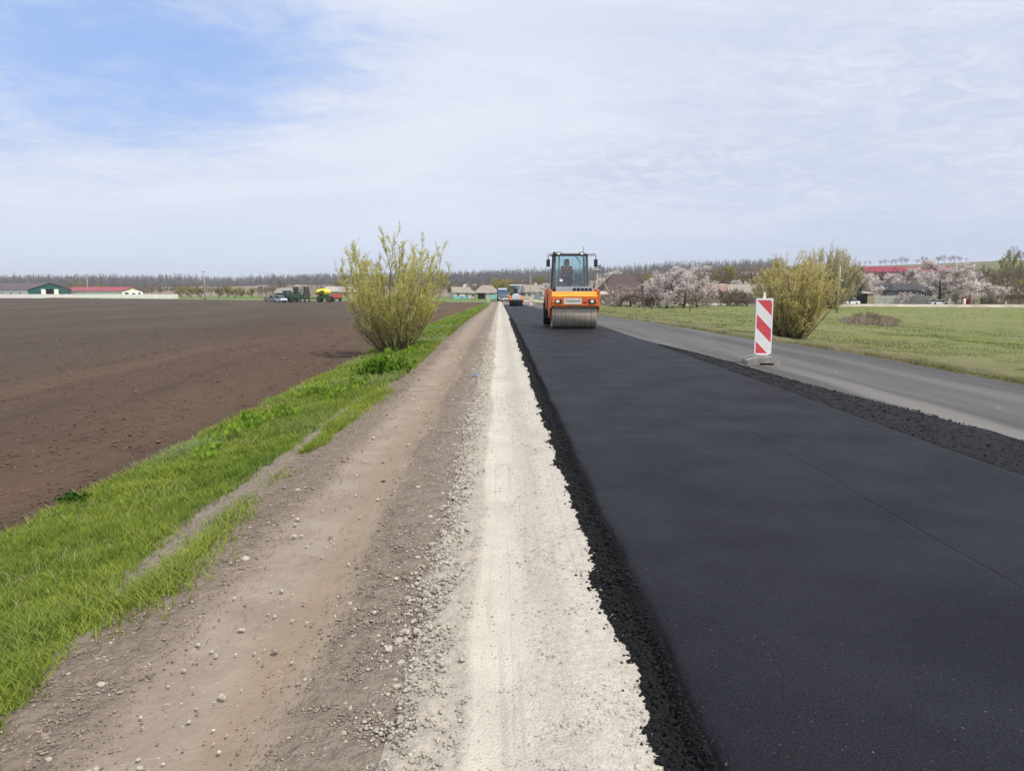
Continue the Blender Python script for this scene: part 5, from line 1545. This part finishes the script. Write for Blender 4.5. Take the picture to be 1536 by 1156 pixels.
# ------------------------------------------------------------------ the near road roller
RX, RY = X_at(862, 29.8, 491), 30.35
def big_roller():
    z0 = float(zr(RY))
    root = thing('road_roller', 'large orange road roller with glazed cab and wide steel drum, nearest on the black asphalt', 'road roller', (RX, RY, z0), R(-.6))
    # drum
    d = MB(); d.smooth = True
    d.lathe([(-.89, .50), (-.895, .56), (-.87, .60), (.87, .60), (.895, .56), (.89, .50)], 56, 'x')
    dm = d.build('drum', steel, root, (0, 0, .60))
    d = MB(); d.smooth = True; d.lathe([(-.905, .10), (-.905, .38), (-.86, .40), (.86, .40), (.905, .38), (.905, .10)], 24, 'x'); d.build('hub', black, dm)
    # yoke: side arms, front lip, sloping hood
    for s in (-1, 1):
        y = MB(); y.prism([(-.70, .84), (-.70, 1.50), (.72, 1.56), (.72, .60), (.30, .42), (-.02, .42), (-.14, .70)], s * .945 - .035, s * .945 + .035, 'x')
        y.build('side_arm', orange, root)
    f = MB(); f.box(-.905, .905, -.735, -.60, .90, 1.235, bev=.02); f.box(-.905, .905, -.60, .68, 1.215, 1.26)
    f.build('front_panel', orange, root)
    h = MB(); h.prism([(-.715, 1.262), (-.66, 1.262), (-.45, 1.425), (-.10, 1.425), (-.10, 1.46), (-.48, 1.46)], -.905, .905, 'x')
    h.build('hood', orange_light, root)
    sc_ = MB(); sc_.box(-.87, .87, -.60, -.53, .80, .86, bev=.01); sc_.box(-.87, .87, -.655, -.60, .82, .895)
    sc_.build('scraper', tan_m, root)
    for s, nm in ((-1, 'headlight'), (1, 'headlight')):
        b_ = MB(); b_.box(s * .66 - .135, s * .66 + .135, -.768, -.736, 1.0, 1.16, bev=.012); hl = b_.build('headlight', black, root)
        b_ = MB(); b_.box(s * .66 - (.10 if s < 0 else .06), s * .66 + (.04 if s < 0 else .06), -.782, -.7685, 1.03, 1.13, bev=.006); b_.build('lens', lens, hl)
        b_ = MB(); b_.box(s * .66 + (-.24 if s < 0 else .15), s * .66 + (-.15 if s < 0 else .22), -.757, -.736, 1.03, 1.12, bev=.006); b_.build('indicator', M('amber lens', (.7, .2, .02), .3, .5, .05), hl)
    b_ = MB(); b_.box(-.44, .25, -.752, -.737, .965, 1.205); bn = b_.build('banner', M('dusty banner', (.56, .53, .49), .5, .3, .1, 5, dirt=(.4, .33, .26, .5)), root)
    def words(txt, cx, cz, size, yy, m, parent):
        c = bpy.data.curves.new('lettering', 'FONT'); c.body = txt; c.size = size; c.align_x = 'CENTER'; c.align_y = 'CENTER'; c.extrude = .002
        o = bpy.data.objects.new('lettering', c); COL.objects.link(o)
        me = bpy.data.meshes.new_from_object(o.evaluated_get(bpy.context.evaluated_depsgraph_get())); bpy.data.objects.remove(o)
        me.materials.clear(); me.materials.append(m)
        o = obj('lettering', me, parent, (cx, yy, cz)); o.rotation_euler = (R(90), 0, 0)
        return o
    words('Avtostrada', -.10, 1.10, .125, -.7545, M('dark green lettering', (.03, .10, .06), .5, .3, .05), bn)
    b_ = MB(); b_.box(.31, .46, -.75, -.737, 1.0, 1.075, bev=.005); b_.build('reflector', M('dark red reflector', (.30, .03, .01), .3, .5, .05), root)
    # front deck and louvred bonnet under the windscreen
    b_ = MB(); b_.box(-.72, .84, -.10, .55, 1.26, 1.42, bev=.02); b_.prism([(.10, 1.42), (.60, 1.42), (.60, 1.66), (.30, 1.66)], -.70, .80, 'x'); dk = b_.build('front_deck', grey_m, root)
    for i in range(5):
        b_ = MB(); b_.box(-.02 + i * .16, .10 + i * .16, .145, .165, 1.45, 1.60, Matrix.Rotation(0, 4, 'X')); b_.build('louvre', black, dk)
    b_ = MB(); b_.tube([(-.44, -.12, 1.5), (-.44, -.12, 1.74), (-.30, -.10, 1.74)], .014, 6); b_.build('handrail', grey_m, root)
    # rear body with the offset rear wheels
    b_ = MB(); b_.prism([(1.35, .70), (1.25, 1.36), (1.6, 1.56), (3.30, 1.50), (3.55, 1.20), (3.50, .72), (3.1, 1.22), (2.3, 1.22), (1.9, .72)], -1.02, -.90, 'x')
    b_.prism([(1.35, .70), (1.25, 1.36), (1.6, 1.56), (3.30, 1.50), (3.55, 1.20), (3.50, .72), (3.1, 1.22), (2.3, 1.22), (1.9, .72)], .90, 1.02, 'x')
    b_.build('rear_side', orange, root)
    b_ = MB(); b_.box(-.88, .88, 1.4, 3.5, 1.24, 1.54, bev=.05); b_.box(-.80, .80, 2.35, 3.45, 1.54, 1.66, bev=.04); b_.build('engine_cover', orange, root)
    b_ = MB(); b_.box(-.62, .62, .66, 1.5, .42, 1.20, bev=.03); b_.build('articulation', black, root)
    for x in (-.76, -.26, .26, .76): tyre(root, x - .10, 2.72, .53, .53, .44, grey_m)
    b_ = MB(); b_.box(-.5, .5, 1.4, 2.7, .45, 1.23); b_.build('chassis', black, root)
    b_ = MB(); b_.box(-1.0, -.90, .80, 1.2, .40, .45); b_.box(-1.0, -.90, .85, 1.2, .72, .77); b_.box(-.96, -.92, .82, .86, .45, 1.3); b_.build('step', black, root)
    # cab
    zb, zt = 1.56, 2.93; x0, x1 = -.80, .66; y0, y1 = .62, 2.02; ti = .05
    cab = MB(); cab.box(x0, x1, y0, y1, zb - .16, zb, bev=.02); co = cab.build('cab_floor', cabframe, root)
    def pillar(xa, ya, xb, yb, w=.05):
        b_ = MB(); b_.tube([(xa, ya, zb), (xb, yb, zt)], w, 4); b_.build('pillar', cabframe, co)
    pillar(x0 + .03, y0 + .02, x0 + .08, y0 + .08, .065); pillar(x1 - .03, y0 + .02, x1 - .08, y0 + .08, .055)
    pillar(x0 + .03, y1 - .04, x0 + .08, y1 - .08, .06); pillar(x1 - .03, y1 - .04, x1 - .08, y1 - .08, .055)
    pillar(x0 + .03, (y0 + y1) / 2 + .1, x0 + .08, (y0 + y1) / 2 + .1, .04); 
    # windscreen frame inset (the door post stands left of it)
    b_ = MB(); b_.tube([(x0 + .24, y0 + .01, zb + .05), (x0 + .25, y0 + .07, zt - .04)], .032, 4); b_.tube([(x0 + .22, y0, zb + .10), (x1 - .05, y0, zb + .10)], .035, 4); b_.build('windscreen_frame', cabframe, co)
    glass_pane(co, [(x0 + .05, y0 + .015, zb + .02), (x1 - .05, y0 + .015, zb + .02), (x1 - .10, y0 + .075, zt), (x0 + .10, y0 + .075, zt)])
    glass_pane(co, [(x0 + .03, y1 - .06, zb + .02), (x0 + .03, y0 + .06, zb + .02), (x0 + .08, y0 + .12, zt), (x0 + .08, y1 - .1, zt)])
    glass_pane(co, [(x1 - .04, y0 + .06, zb + .02), (x1 - .04, y1 - .06, zb + .02), (x1 - .09, y1 - .1, zt), (x1 - .09, y0 + .12, zt)])
    glass_pane(co, [(x1 - .06, y1 - .04, zb + .02), (x0 + .06, y1 - .04, zb + .02), (x0 + .1, y1 - .09, zt), (x1 - .1, y1 - .09, zt)])
    rb_ = MB(); rb_.box(x0 - .02, x1 + .02, y0 - .02, y1 + .04, zt, zt + .055, bev=.02); rb_.box(x0 + .08, x1 - .08, y0 + .04, y1 - .06, zt + .055, zt + .135, bev=.035)
    ro = rb_.build('cab_roof', M('pale roof paint', (.50, .52, .53), .45, .4, .1, 3), root)
    b_ = MB(); b_.box(x0 + .02, x1 - .02, y0 - .035, y0 - .021, zt - .01, zt + .045); b_.build('roof_edge', black, ro)
    for xx in (-.58, .36, -.76):
        b_ = MB(); b_.box(xx - (.09 if xx > -.7 else .05), xx + (.09 if xx > -.7 else .05), y0 - .12, y0 - .036, zt - .02, zt + .12, bev=.02); wl = b_.build('work_light', black, ro)
        if xx > -.7:
            b_ = MB(); b_.box(xx - .06, xx + .06, y0 - .128, y0 - .1205, zt + .01, zt + .09); b_.build('lens', lens, wl)
    b_ = MB(); b_.tube([(.46, y0 + .3, zt + .12), (.46, y0 + .3, zt + .34)], .010, 6); b_.build('antenna', black, ro)
    for s, xo in ((-1, x0), (1, x1)):
        e = xo + s * (.20 if s < 0 else .27)
        b_ = MB(); b_.tube([(xo, y0 + .05, zt + .02), (e - s * .03, y0 - .06, zt + .03), (e, y0 - .08, zt - .05), (e, y0 - .08, zt - .20)], .017, 6); b_.tube([(xo, y0 + .05, zt - .03), (e - s * .03, y0 - .06, zt - .02)], .010, 6); ma = b_.build('mirror_arm', black, root)
        b_ = MB(); b_.box(e - .075, e + .075, y0 - .12, y0 - .05, zt - .48, zt - .18, bev=.025); mo = b_.build('mirror', black, ma)
        b_ = MB(); b_.box(e - .055, e + .055, y0 - .049, y0 - .045, zt - .45, zt - .21); b_.build('mirror_glass', mirror_m, mo)
    b_ = MB(); b_.tube([(.10, y0 + .0, zt - .03), (.30, y0 - .04, zt - .28)], .014, 4); b_.tube([(.18, y0 - .04, zt - .10), (.36, y0 - .05, zt - .40)], .010, 4); b_.build('wiper', black, co)
    b_ = MB(); b_.box(x0 + .27, x0 + .40, y0 - .03, y0 - .018, zb + .30, zb + .40); b_.build('sticker', white_p, co)
    # seat and wheel
    b_ = MB(); b_.box(-.42, .10, 1.25, 1.75, zb + .22, zb + .36, bev=.04); b_.box(-.40, .08, 1.66, 1.80, zb + .34, zb + .96, bev=.05); b_.box(-.28, -.04, 1.68, 1.78, zb + .98, zb + 1.16, bev=.04); b_.box(-.30, -.02, 1.4, 1.65, zb, zb + .22); b_.build('seat', seat_m, root)
    b_ = MB(); b_.tube([(-.16, .85, zb), (-.16, 1.0, zb + .66)], .035, 8)
    pts = [(-.16 + .19 * math.cos(a), 1.0 + .19 * math.sin(a) * .75, zb + .68 + .19 * math.sin(a) * .35) for a in np.linspace(0, 2 * math.pi, 21)]
    b_.tube(pts, .014, 6, False); b_.build('steering_wheel', black, root)
    b_ = MB(); b_.box(.16, .44, 1.15, 1.75, zb + .2, zb + .62, bev=.03); b_.build('console', grey_m, root)
    return root, zb
roller, zb = big_roller()
jk = M('orange work jacket', (.70, .24, .07), .8, .2, .2, 9, bump=.3); jd = M('dark work jacket', (.028, .032, .045), .8, .2, .2, 9, bump=.3)
tr_ = M('dark trousers', (.03, .032, .04), .85, .2, .2, 9)
seated_person('roller driver in an orange jacket and dark cap sitting behind the near windscreen', (RX - .16, RY + 1.47, float(zr(RY)) + zb + .34), 0, jk, tr_, M('dark cap cloth', (.03, .03, .035), .85, .2, .1))

# ------------------------------------------------------------------ the second, rubber tyred roller
def tyre_roller():
    Y_ = 109.; x = X_at(774.5, Y_, 458)
    root = thing('road_roller', 'smaller distant pneumatic roller with white roof, orange sides and a row of black tyres', 'road roller', (x, Y_, float(zr(Y_))), 0)
    for i in range(4): tyre(root, -.72 + .48 * i, .55, .52, .52, .40, M('pinkish hub', (.45, .25, .22), .6, .3, .1))
    for i in range(5): tyre(root, -.80 + .40 * i, 3.6, .52, .52, .34, grey_m)
    b_ = MB(); b_.prism([(.0, .78), (-.10, 1.0), (.05, 1.5), (1.0, 1.62), (1.0, .85)], -.62, .62, 'x'); b_.build('front_hood', M('pale grey machine paint', (.36, .37, .38), .5, .4, .1, 3), root)
    for s in (-1, 1):
        b_ = MB(); b_.prism([(-.05, .85), (-.05, 1.12), (.9, 1.5), (1.2, 1.5), (1.2, .85)], s * .81 - .185, s * .81 + .185, 'x'); b_.build('fender', orange, root)
        b_ = MB(); b_.box(s * 1.04 - .05, s * 1.04 + .05, 1.25, 4.3, .5, 1.25, bev=.02); b_.build('side_panel', orange, root)
    b_ = MB(); b_.box(-.95, .95, 1.0, 4.4, .80, 1.38, bev=.04); b_.box(-.85, .85, 2.7, 4.35, 1.38, 1.8, bev=.06); b_.build('body', orange, root)
    zb_, zt_ = 1.4, 2.92
    b_ = MB(); b_.box(-.92, .92, 1.05, 2.65, zb_, zb_ + .1); co = b_.build('cab_floor', grey_m, root)
    for (xx, yy) in ((-.9, 1.1), (.9, 1.1), (-.9, 2.6), (.9, 2.6)):
        b_ = MB(); b_.box(xx - .05, xx + .05, yy - .05, yy + .05, zb_ + .1, zt_); b_.build('pillar', cabframe, co)
    for a, b in (((-.85, 1.07), (.85, 1.07)), ((.85, 2.62), (-.85, 2.62)), ((.9, 1.16), (.9, 2.55)), ((-.9, 2.55), (-.9, 1.16))):
        glass_pane(co, [(a[0], a[1], zb_ + .12), (b[0], b[1], zb_ + .12), (b[0], b[1], zt_), (a[0], a[1], zt_)])
    b_ = MB(); b_.box(-1.0, 1.0, .95, 2.75, zt_ + .002, zt_ + .14, bev=.05); b_.build('cab_roof', white_p, root)
    b_ = MB(); b_.box(-.35, .35, 1.01, 1.045, zb_ + .12, zb_ + .36, bev=.01); b_.build('white_panel', white_p, co)
    for s in (-1, 1):
        b_ = MB(); b_.tube([(s * .97, 1.05, zt_ - .1), (s * 1.12, .95, zt_ - .2), (s * 1.12, .95, zt_ - .5)], .02, 6); b_.box(s * 1.12 - .07, s * 1.12 + .07, .90, .97, zt_ - .75, zt_ - .4, bev=.02); b_.build('mirror', black, root)
        b_ = MB(); b_.box(s * .80 - .1, s * .80 + .1, -.075, -.052, .96, 1.08, bev=.01); b_.build('headlight', lens, root)
    b_ = MB(); b_.box(-.3, .3, 1.75, 2.2, zb_ + .1, zb_ + .5, bev=.04); b_.box(-.28, .28, 2.15, 2.28, zb_ + .5, zb_ + 1.1, bev=.04); b_.build('seat', seat_m, root)
    seated_person('driver in dark clothes sitting in the distant pneumatic roller', (x, Y_ + 1.95, float(zr(Y_)) + zb_ + .48), 0, jd, tr_, None)
tyre_roller()

# ------------------------------------------------------------------ truck and cars on the road
def truck():
    Y_ = 196.; x = X_at(754, Y_, 450)
    blue = M('blue lorry paint', (.10, .165, .30), .4, .5, .1, 1, dirt=(.25, .24, .22, .4))
    root = thing('lorry', 'blue lorry standing on the road behind the distant pneumatic roller', 'truck', (x, Y_, float(zr(Y_))), R(3))
    b_ = MB(); b_.prism([(0, .75), (-.05, 1.5), (.12, 2.75), (.35, 2.95), (1.9, 2.95), (1.9, .75)], -1.15, 1.15, 'x'); b_.build('cab', blue, root)
    b_ = MB(); b_.prism([(-.045, 1.72), (-.075, 1.72), (.075, 2.58), (.105, 2.58)], -1.0, 1.0, 'x'); b_.build('windscreen', M('blueish windscreen', (.07, .12, .22), .1, .6, .1), root)
    b_ = MB(); b_.prism([(-.01, 2.86), (-.12, 2.80), (-.12, 2.92), (.3, 3.15), (1.6, 3.3), (1.6, 2.955), (.36, 2.955)], -1.1, 1.1, 'x'); b_.build('roof_deflector', M('pale blue paint', (.30, .36, .44), .45, .4, .1, 1), root)
    b_ = MB(); b_.box(-1.18, 1.18, -.18, .1, .45, .95, bev=.05); bo_ = b_.build('bumper', grey_m, root)
    for s in (-1, 1):
        b_ = MB(); b_.box(s * .85 - .2, s * .85 + .2, -.20, -.182, .6, .82, bev=.02); b_.build('headlight', lens, bo_)
        tyre(root, s * .98, .9, .5, .5, .3, grey_m); tyre(root, s * .95, 4.6, .5, .5, .5, grey_m); tyre(root, s * .95, 5.9, .5, .5, .5, grey_m)
        b_ = MB(); b_.box(s * 1.3 - .09, s * 1.3 + .09, -.02, .08, 1.75, 2.45, bev=.03); b_.tube([(s * 1.12, .1, 2.4), (s * 1.3, .03, 2.5), (s * 1.3, .03, 2.4)], .02, 6); b_.build('mirror', black, root)
    b_ = MB(); b_.box(-.9, .9, -.085, -.058, 1.0, 1.6, bev=.01); b_.build('grille', grey_m, root)
    b_ = MB(); b_.box(-.45, .45, .6, 7.0, .55, .80); b_.build('chassis', black, root)
    b_ = MB(); b_.prism([(2.1, 1.0), (2.0, 3.0), (7.2, 3.0), (7.1, 1.0)], -1.2, 1.2, 'x'); b_.build('tipper_body', M('grey tipper steel', (.33, .35, .37), .6, .4, .2, 1), root)
truck()

def car(name, label, x, Y_, rz, paint, L=4.3, W=1.75, hgt=1.5, z=None, van=False, pickup=False):
    root = thing(name, label, 'car' if not pickup else 'pickup', (x, Y_, (Hs(x, Y_) if z is None else z)), rz)
    h = L / 2; w = W / 2
    g0 = .28; belt = hgt * .60
    b_ = MB(); b_.prism([(-h, g0 + .12), (-h + .02, belt - .18), (-h + .18, belt - .06), (-h + L * .27, belt), (h - .1, belt + .02), (h, belt - .2), (h, g0 + .1), (h - .2, g0), (-h + .2, g0)], -w, w, 'x')
    bo_ = b_.build('body', paint, root)
    yb = h * .05 if pickup else h * (.97 if van else .80)
    yt = yb - (.02 if van or pickup else .45)
    gh = [(-h + L * .25, belt + .004), (-h + L * .40, hgt - .05), (yt, hgt - .03), (yb, belt + .024)]
    b_ = MB(); b_.prism(gh, -w * .90, w * .90, 'x'); gl_ = b_.build('greenhouse', M('car glass', (.05, .065, .08), .08, .6, .05), root)
    b_ = MB(); b_.box(-w * .86, w * .86, -h + L * .40, yt, hgt - .055, hgt, bev=.02); b_.build('roof', paint, root)
    if pickup:
        b_ = MB(); b_.box(-w, w, h * .1, h - .02, belt + .02, belt + .32, bev=.02); b_.build('load_bed', paint, root)
    for s in (-1, 1):
        for yy in (-h + L * .19, h - L * .2):
            tyre(root, s * (w - .09), yy, .32, .32, .20, grey_m, 20)
        b_ = MB(); b_.box(s * w * .72 - .17, s * w * .72 + .17, -h - .012, -h + .03, belt - .34, belt - .2, bev=.01); b_.build('headlight', lens, root)
        b_ = MB(); b_.box(s * (w + .08) - .08, s * (w + .08) + .08, -h + L * .32, -h + L * .32 + .07, belt + .02, belt + .16, bev=.015); b_.build('mirror', black, root)
    b_ = MB(); b_.box(-w * .7, w * .7, -h - .03, -h + .06, g0 + .05, g0 + .25, bev=.02); b_.build('bumper', black, root)
    return root
silver = M('silver car paint', (.42, .43, .43), .35, .5, .06, 1); whitec = M('white car paint', (.72, .73, .74), .35, .5, .06, 1); taup = M('taupe car paint', (.23, .20, .18), .4, .5, .1, 1)
icy = M('pale blue car paint', (.50, .58, .66), .35, .5, .06, 1)
car('parked_car', 'small silver car on the road in front of the blue lorry', X_at(757.5, 181), 181, R(8), silver, 3.9, 1.6, 1.45, float(zr(181)))
car('parked_car', 'white car parked in front of the yellowish garage behind the concrete pole', X_at(1274, 156), 156, R(-78), whitec, 4.2, 1.7, 1.4)
car('parked_car', 'white car parked beside the panel fence under the largest blossom tree', X_at(1409, 155), 155, R(85), whitec, 3.6, 1.6, 1.15)
car('parked_car', 'pale blue car at the left end of the parked farm machines', X_at(421, 203), 203, R(38), icy, 4.3, 1.8, 1.75, van=True)
car('pickup_truck', 'taupe pickup behind the pale blue car at the field edge', X_at(408, 209), 209, R(62), taup, 4.6, 1.8, 1.85, pickup=True)

# ------------------------------------------------------------------ farm machines beyond the field
jgreen = M('farm green paint', (.022, .095, .035), .5, .4, .12, 1.5, dirt=(.12, .1, .07, .4)); jyel = M('farm yellow plastic', (.68, .58, .03), .45, .4, .08, 1)
def farm():
    Y_ = 204.
    # tractor
    x = X_at(433, Y_)
    root = thing('tractor', 'green tractor with tall cab between the pale blue car and the folded seed drill', 'tractor', (x, Y_, Hs(x, Y_)), R(60))
    b_ = MB(); b_.box(-.45, .45, -2.6, -.2, 1.0, 1.95, bev=.12); b_.build('bonnet', jgreen, root)
    b_ = MB(); b_.box(-.35, .35, -2.5, 1.2, .7, 1.0); b_.build('chassis', black, root)
    b_ = MB(); b_.prism([(-.2, 1.3), (-.05, 2.9), (1.3, 2.9), (1.4, 1.3)], -.8, .8, 'x'); b_.build('cab', M('tractor cab glass', (.05, .08, .09), .1, .6, .1), root)
    b_ = MB(); b_.box(-.9, .9, -.15, 1.45, 2.9, 3.08, bev=.06); b_.build('cab_roof', jgreen, root)
    for s in (-1, 1):
        tyre(root, s * 1.0, .8, .95, .95, .6, jyel); tyre(root, s * .85, -2.0, .65, .65, .45, jyel)
        b_ = MB(); b_.tube([(s * .82, -.15, 1.3), (s * .82, 0, 2.9)], .05, 4); b_.tube([(s * .82, 1.38, 1.3), (s * .82, 1.3, 2.9)], .05, 4); b_.box(s * 1.0 - .32, s * 1.0 + .32, .1, 1.5, 1.92, 2.0, bev=.02); b_.build('fender', jgreen, root)
    b_ = MB(); b_.tube([(.5, -.6, 1.9), (.5, -.6, 3.0)], .06, 8); b_.build('exhaust', black, root)
    # folded drill
    x = X_at(453, Y_)
    dg_ = M('dark green drill paint', (.018, .055, .032), .55, .3, .15, 1.5)
    root = thing('seed_drill', 'dark green seed drill with its wings folded upright, left of the yellow tank', 'seed drill', (x, Y_, Hs(x, Y_)), R(8))
    b_ = MB(); b_.box(-2.1, 2.0, -.3, .3, .75, .95); b_.box(-2.1, 2.0, 1.2, 1.5, .75, .95); b_.box(-.15, .15, -2.2, 2.6, .7, .9); b_.box(-.75, .55, -.25, .25, .95, 1.9); b_.box(-.6, -.3, -.3, .3, 1.9, 2.7); b_.box(.15, .4, -.3, .3, 1.9, 2.5); b_.build('frame', dg_, root)
    for s in (-1, 1):
        w_ = MB(); Mx = Matrix.Translation((s * 1.35, 0, .95)) @ Matrix.Rotation(R(-7 if s < 0 else -3), 4, 'Y')
        for i in range(4): w_.box(-.66 + .38 * i, -.40 + .38 * i, -.05, .10, .05, 3.0, Mx); w_.box(-.62 + .38 * i, -.50 + .38 * i, -.3, -.18, 0, 3.15, Mx); w_.box(-.62 + .38 * i, -.50 + .38 * i, 1.0, 1.12, 0, 3.1, Mx)
        for i in range(5): w_.box(-.68, .72, -.34, -.22, .1 + .72 * i, .22 + .72 * i, Mx); w_.box(-.68, .72, 1.0, 1.14, .1 + .72 * i, .22 + .72 * i, Mx)
        wo = w_.build('folded_wing', dg_, root)
        for i in range(7):
            for q in range(3 if s > 0 else 2):
                c = MB(); p = Mx @ Vector((-.5 + .45 * q, -.45, .35 + .42 * i)); c.lathe([(-.03, .17), (0, .21), (.03, .17)], 10, 'x', Matrix.Translation(p) @ Matrix.Rotation(R(20), 4, 'Z')); c.build('disc_opener', black, wo)
    for xx in (-1.7, -.6, .6, 1.7): tyre(root, xx, .7, .42, .42, .3, M('cream rim', (.6, .55, .35), .5, .3, .1))
    b_ = MB(); b_.tube([(2.0, .2, .9), (3.0, .4, 1.0), (3.9, .4, .85)], .09, 6); b_.tube([(1.6, .2, 2.6), (2.3, .2, 1.6), (3.2, .3, 1.3)], .07, 6); b_.build('hoses', black, root)
    # yellow tank cart
    x = X_at(485, Y_)
    root = thing('tank_cart', 'yellow seed tank on a green wheeled cart, right end of the farm machines', 'seed cart', (x, Y_, Hs(x, Y_)), 0)
    b_ = MB(); b_.smooth = True
    b_.lathe([(-2.05, .10), (-1.95, .45), (-1.5, .80), (-.6, .98), (.6, .98), (1.5, .80), (1.95, .45), (2.05, .10)], 24, 'x', Matrix.Translation((0, 0, 2.62)) @ Matrix.Diagonal((1, 1, .92, 1))); b_.build('tank', jyel, root)
    b_ = MB(); b_.smooth = True; b_.lathe([(3.45, .5), (3.62, .5), (3.68, .3)], 16, 'z', Matrix.Translation((.1, 0, 0))); b_.build('hatch', jyel, root)
    b_ = MB(); b_.box(-1.9, 2.1, -.8, .8, .9, 1.15); b_.prism([(-.7, 1.15), (.7, 1.15), (.85, 1.95), (-.85, 1.95)], -1.0, 1.3, 'x'); b_.build('chassis', jgreen, root)
    for xx, rr in ((-.95, .85), (1.65, .85)):
        for yy in (-1.0, 1.0):
            o = tyre(root, xx, yy, rr, rr, .5, M('pale yellow rim', (.66, .60, .30), .5, .3, .1)); o.rotation_euler = (0, 0, R(62 if xx < 0 else 80))
    b_ = MB(); b_.smooth = True; b_.tube([(-1.7, -1.1, 1.9), (-1.1, -1.12, 2.4), (-.4, -1.14, 2.85), (.25, -1.12, 3.05), (.4, -1.1, 2.7), (-.1, -1.1, 2.35), (-.6, -1.1, 2.1)], .13, 8); b_.build('loading_auger', black, root)
    b_ = MB(); b_.tube([(-1.9, 0, 1.0), (-3.2, 0, .7)], .08, 6); b_.build('drawbar', jgreen, root)
    # red trailer beside
    x = X_at(505, 214)
    root = thing('trailer', 'red farm trailer half hidden behind the left edge of the near bush', 'trailer', (x, 214, Hs(x, 214)), R(12))
    redp = M('faded red paint', (.42, .09, .06), .6, .3, .15, 1.5)
    b_ = MB(); b_.box(-1.5, 1.5, -1, 1, 1.0, 2.15, bev=.08); b_.build('box_body', redp, root)
    b_ = MB(); b_.box(-1.6, 1.6, -.5, .5, .7, .95); b_.build('chassis', black, root)
    for s in (-1, 1):
        for xx in (-.9, .9):
            o = tyre(root, xx, s * .85, .45, .45, .28, grey_m); o.rotation_euler = (0, 0, R(90))
farm()

# ------------------------------------------------------------------ striped beacons
def stripe_mat(name, h, z0):
    t = NT(name); x, y, z = t.xyz(t.ocoord())
    # bands climb to the left: red where the slanted coordinate falls in the first half of the period
    q = t.math('ADD', t.math('ADD', z, -z0), t.math('MULTIPLY', x, 1.05))
    per = .560
    fr = t.math('FRACT', t.math('DIVIDE', t.math('ADD', q, .10 + .56), per))
    red = t.math('LESS_THAN', fr, .5)
    nz = t.noise(t.ocoord(), 5, 5, .6)
    c = t.mix(red, t.val((.74, .73, .71), t.mr(nz, .3, .7, .92, 1.05)), t.val((.60, .070, .085), t.mr(nz, .3, .7, .88, 1.1)))
    bx = t.math('GREATER_THAN', t.math('ABSOLUTE', x), .148)
    bz = t.math('MAXIMUM', t.math('GREATER_THAN', z, z0 + 1.205 - .02), t.math('LESS_THAN', z, z0 + .085))
    c = t.mix(t.math('MAXIMUM', bx, bz), c, (.72, .715, .70))
    return t.out(t.principled(c, .45, .45))
def beacon(label, px, py, z, Y_=None, s=1.0, rz=0.0):
    x, y = on_plane(px, py, z) if Y_ is None else (X_at(px, Y_, py), Y_)
    root = thing('striped_beacon', label, 'road sign', (x, y, z), rz)
    root.scale = (s, s, s)
    z0 = .145
    b_ = MB()
    out = [(-.172, z0 + .085), (0, z0 + .0), (.172, z0 + .085), (.172, z0 + 1.225), (-.172, z0 + 1.225)]
    b_.prism(out, -.018, .018, 'y'); b_.build('panel', stripe_mat('red and white stripes', 1.2, z0), root)
    b_ = MB(); b_.box(-.172, -.164, .018, .045, z0 + .1, z0 + 1.2); b_.box(.164, .172, .018, .045, z0 + .1, z0 + 1.2); b_.build('back_rim', black, root)
    b_ = MB(); b_.box(-.026, .026, .020, .060, .10, z0 + 1.345, bev=.006); b_.build('post', M('pale post plastic', (.66, .66, .56), .5, .4, .08, 6), root)
    cm_ = M('recycled rubber base', (.27, .255, .23), .85, .2, .25, 9, bump=.5, dirt=(.3, .28, .25, .6))
    b_ = MB(); b_.prism([(-.33, .0), (-.33, .085), (-.17, .16), (.17, .16), (.33, .085), (.33, .0), (.2, .0), (.19, .04), (-.08, .04), (-.09, .0)], -.22, .46, 'y'); b_.build('foot', cm_, root)
    b_ = MB(); b_.box(-.07, .07, -.05, .12, .16, .19, bev=.01); b_.build('socket', cm_, root)
    return root
beacon('large red and white striped beacon on a grey foot in front of the olive bush', 1143, 546, -.03, rz=R(-9))
beacon('tiny distant red and white striped beacon on the joint beside the pneumatic roller', 796.5, 459, float(zr(104)), 104, .98, R(4))
HAZE = .00015

# ------------------------------------------------------------------ the air between here and the ridge
hz = MB(); hz.box(-9400, 9400, -300, 9400, -14, 190)
t = NT('haze air')
v_ = t.n('ShaderNodeVolumePrincipled'); v_.inputs['Color'].default_value = (.86, .92, 1.0, 1); v_.inputs['Density'].default_value = HAZE
o_ = t.n('ShaderNodeOutputMaterial'); t.t.links.new(v_.outputs[0], o_.inputs['Volume'])
tag(hz.build('haze', t.m), kind='stuff')
